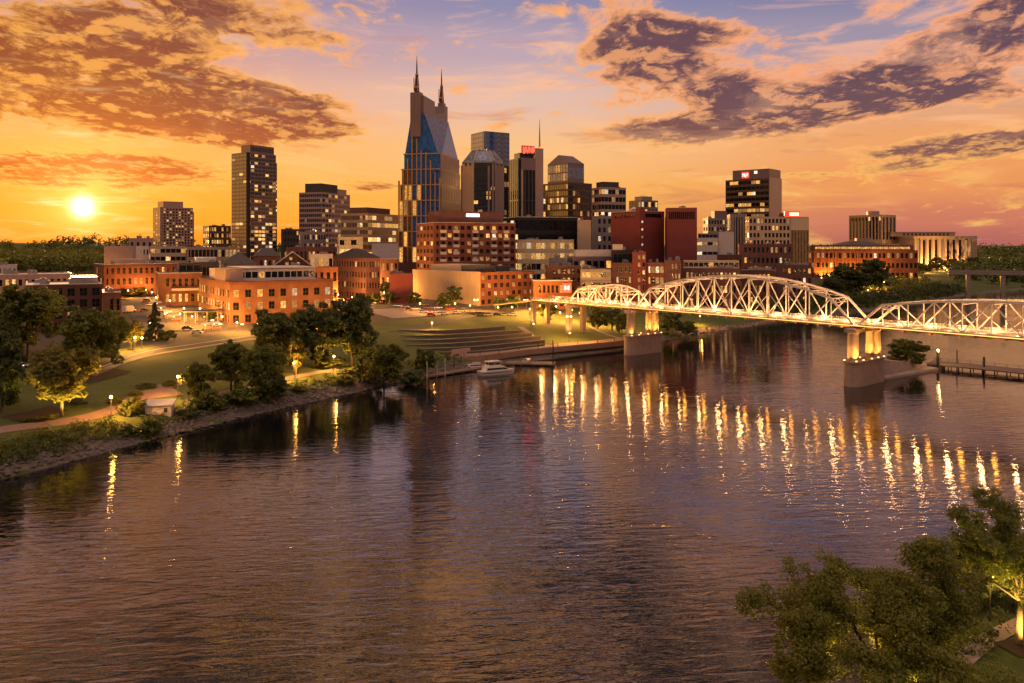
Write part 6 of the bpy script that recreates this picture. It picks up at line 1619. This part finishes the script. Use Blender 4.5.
for lb, pts, rz in (('car in the rows of the lot below the black hip roofed warehouse', [(338, 294), (343, 291), (350, 294), (357, 293), (364, 295), (372, 295), (378, 298), (362, 305), (369, 306), (377, 304), (384, 303)], 60), ('car on the busy road in front of the beige wall', [(409, 311), (416, 310), (423, 313), (431, 316), (438, 309), (446, 306), (456, 314), (424, 306)], 15),
                    ('car parked by the street behind the yellow uplit tree', [(22, 368), (31, 366), (40, 366), (14, 369)], 8), ('car on the road below the long brick hall', [(884, 285), (893, 282), (902, 280), (874, 290)], 25), ('car on the far street left of the two storey brick building', [(146, 302), (150, 306), (144, 312), (152, 318)], 75)):
    for k, (px, py) in enumerate(pts): car(px, py, rz + rc.uniform(-4, 4), rc.choice(cs_), lb, g2)
# delivery truck and market stalls
P = G(129, 313); rt = empty('box_truck', P + Vector((0, 0, .15)), math.radians(75), 'white box truck on the street beside the low brown wing', 'truck')
b = MB(); b.box(-3.4, 1.6, -1.2, 1.2, .9, 3.5); b.box(-3.5, 3.4, -1., 1., .55, .899); b.build('cargo_box', M['white'], rt)
b = MB(); frust(b, 1.7, 3.6, 1.1, .98, .9, 2.5, .05, .6); b.build('cab', M['white'], rt); b = MB(); frust(b, 2.4, 3.66, 1.13, 1.02, 1.6, 2.3, .05, .3); b.build('windscreen', M_BLACKG, rt)
for x in (-2.2, 2.5):
    for y in (-1., 1.): q = MB(); q.tube([((x, y - .15, .5), .5), ((x, y + .15, .5), .5)], 12); q.build('wheel', M['black'], rt)
def stall(px, py, label, s=1.):
    P = G(px, py); rt = empty('market_stall', P + Vector((0, 0, .12)), math.radians(60), label, 'stall', 'lit stalls by the pavilion')
    b = MB()
    b.add([(-2.2 * s, -1.8, 2.5), (2.2 * s, -1.8, 2.5), (2.2 * s, 1.8, 2.5), (-2.2 * s, 1.8, 2.5), (-2.2 * s, 0, 3.3), (2.2 * s, 0, 3.3)], [(0, 1, 5, 4), (2, 3, 4, 5), (0, 4, 3), (1, 2, 5), (0, 3, 2, 1)]); b.build('awning', M['white'], rt)
    for x in (-2.1, 2.1):
        for y in (-1.7, 1.7): q = MB(); q.tube([((x * s, y, -.2), .06), ((x * s, y, 2.5), .06)], 6); q.build('post', M['steel'], rt)
    b = MB(); b.box(-1.9 * s, 1.9 * s, -1.3, -.5, 0, 1.); b.build('counter', M['brick_o'], rt)
    b = MB(); b.ball((0, 0, 2.25), .2); b.build('bulb', emis('lamp_globe', (1., .60, .17), 12.), rt); point('stall_light', rt, (.5, -.9, 2.2), 420)
for px, py, lb in [(157, 308, 'lit stall farthest up the street'), (161, 313, 'second lit stall down the street'), (167, 318, 'third lit stall, left of the pavilion'), (174, 322, 'lit stall nearest the pavilion'), (205, 331, 'lit stall in front of the pavilion, left one'), (214, 330, 'lit stall in front of the pavilion, right one')]: stall(px, py, lb)
# low white store front sign walls, retaining wall by the dock, highway bridge far right
pw = [G(452, 356), G(470, 354)]
q = MB(); q.beam((pw[0].x, pw[0].y, 4.2), (pw[1].x, pw[1].y, 4.2), .5, 3.4); tag(q.build('retaining_wall', M['pink']), 'short pale wall behind the docks, left end of the promenade', 'wall')
xa, xb = gx(948, 640), gx(1090, 600)
rt = empty('highway_bridge', ((xa + xb) / 2, 620, 0), math.atan2(-40, xb - xa), 'plain low highway bridge crossing the river at the far right', 'bridge')
Lh = math.hypot(xb - xa, 40) / 2; zt = gz(271, 640)
q = MB(); q.box(-Lh, Lh, -6, 6, zt - 2.4, zt - .4); q.box(-Lh, Lh, -6.2, -5.8, zt - .401, zt + .7); q.box(-Lh, Lh, 5.8, 6.2, zt - .401, zt + .7); q.build('deck', M['grey'], rt)
for x in (-Lh * .7, -Lh * .2, Lh * .3, Lh * .8): q = MB(); q.box(x - 1.4, x + 1.4, -5, 5, -4, zt - 2.401); q.build('pier', M['grey'], rt)
# near path lamp at the lower right
P = G(990, 622); o = copy_tree(LP[(4.6, False)])
for n in list(o.children_recursive):
    if n.type == 'LIGHT': bpy.data.objects.remove(n)
o.location = P; tag(o, 'lamp shining through the dark tree at the lower right', 'street lamp', GL_P); point('lamp_light', o, (.5, -.5, 4.9), 600)
# riprap stones along the left bank
def rocks(name, pts, n, sz, seed, lo, hi):
    r = random.Random(seed); b = MB(); P = dens([Vector((p[0], p[1], 0)) for p in pts], 2.)
    base = [Vector(v).normalized() for v in [(1, 0, 0), (-1, 0, 0), (0, 1, 0), (0, -1, 0), (0, 0, 1), (0, 0, -1)]]
    F8 = [(0, 2, 4), (2, 1, 4), (1, 3, 4), (3, 0, 4), (2, 0, 5), (1, 2, 5), (3, 1, 5), (0, 3, 5)]
    for _ in range(n):
        k = r.randrange(len(P) - 1); d = (P[k + 1] - P[k]).normalized(); nv = Vector((-d.y, d.x, 0)); p = P[k].lerp(P[k + 1], r.random()) + nv * r.uniform(lo, hi)
        s = r.uniform(*sz); rot = Matrix.Rotation(r.uniform(0, 6.28), 3, 'Z') @ Matrix.Rotation(r.uniform(-.5, .5), 3, 'X')
        c = Vector((p.x, p.y, ter(p.x, p.y) + s * .1))
        b.add([c + rot @ Vector((v.x * s * r.uniform(.8, 1.4), v.y * s * r.uniform(.6, 1.1), v.z * s * r.uniform(.5, .8))) for v in base], F8)
    tag(b.build(name, M_ROCK), kind='stuff')
rocks('riprap', [(-125, 118), (-98, 153), (-87, 178), (-69, 212), (-48, 245), (-25, 277), (-15, 289)], 1500, (.35, 1.0), 5, -.5, 6.)
rocks('riprap', [(50, 345), (89, 400), (154, 467), (240, 537)], 500, (.5, 1.1), 6, -.5, 4)
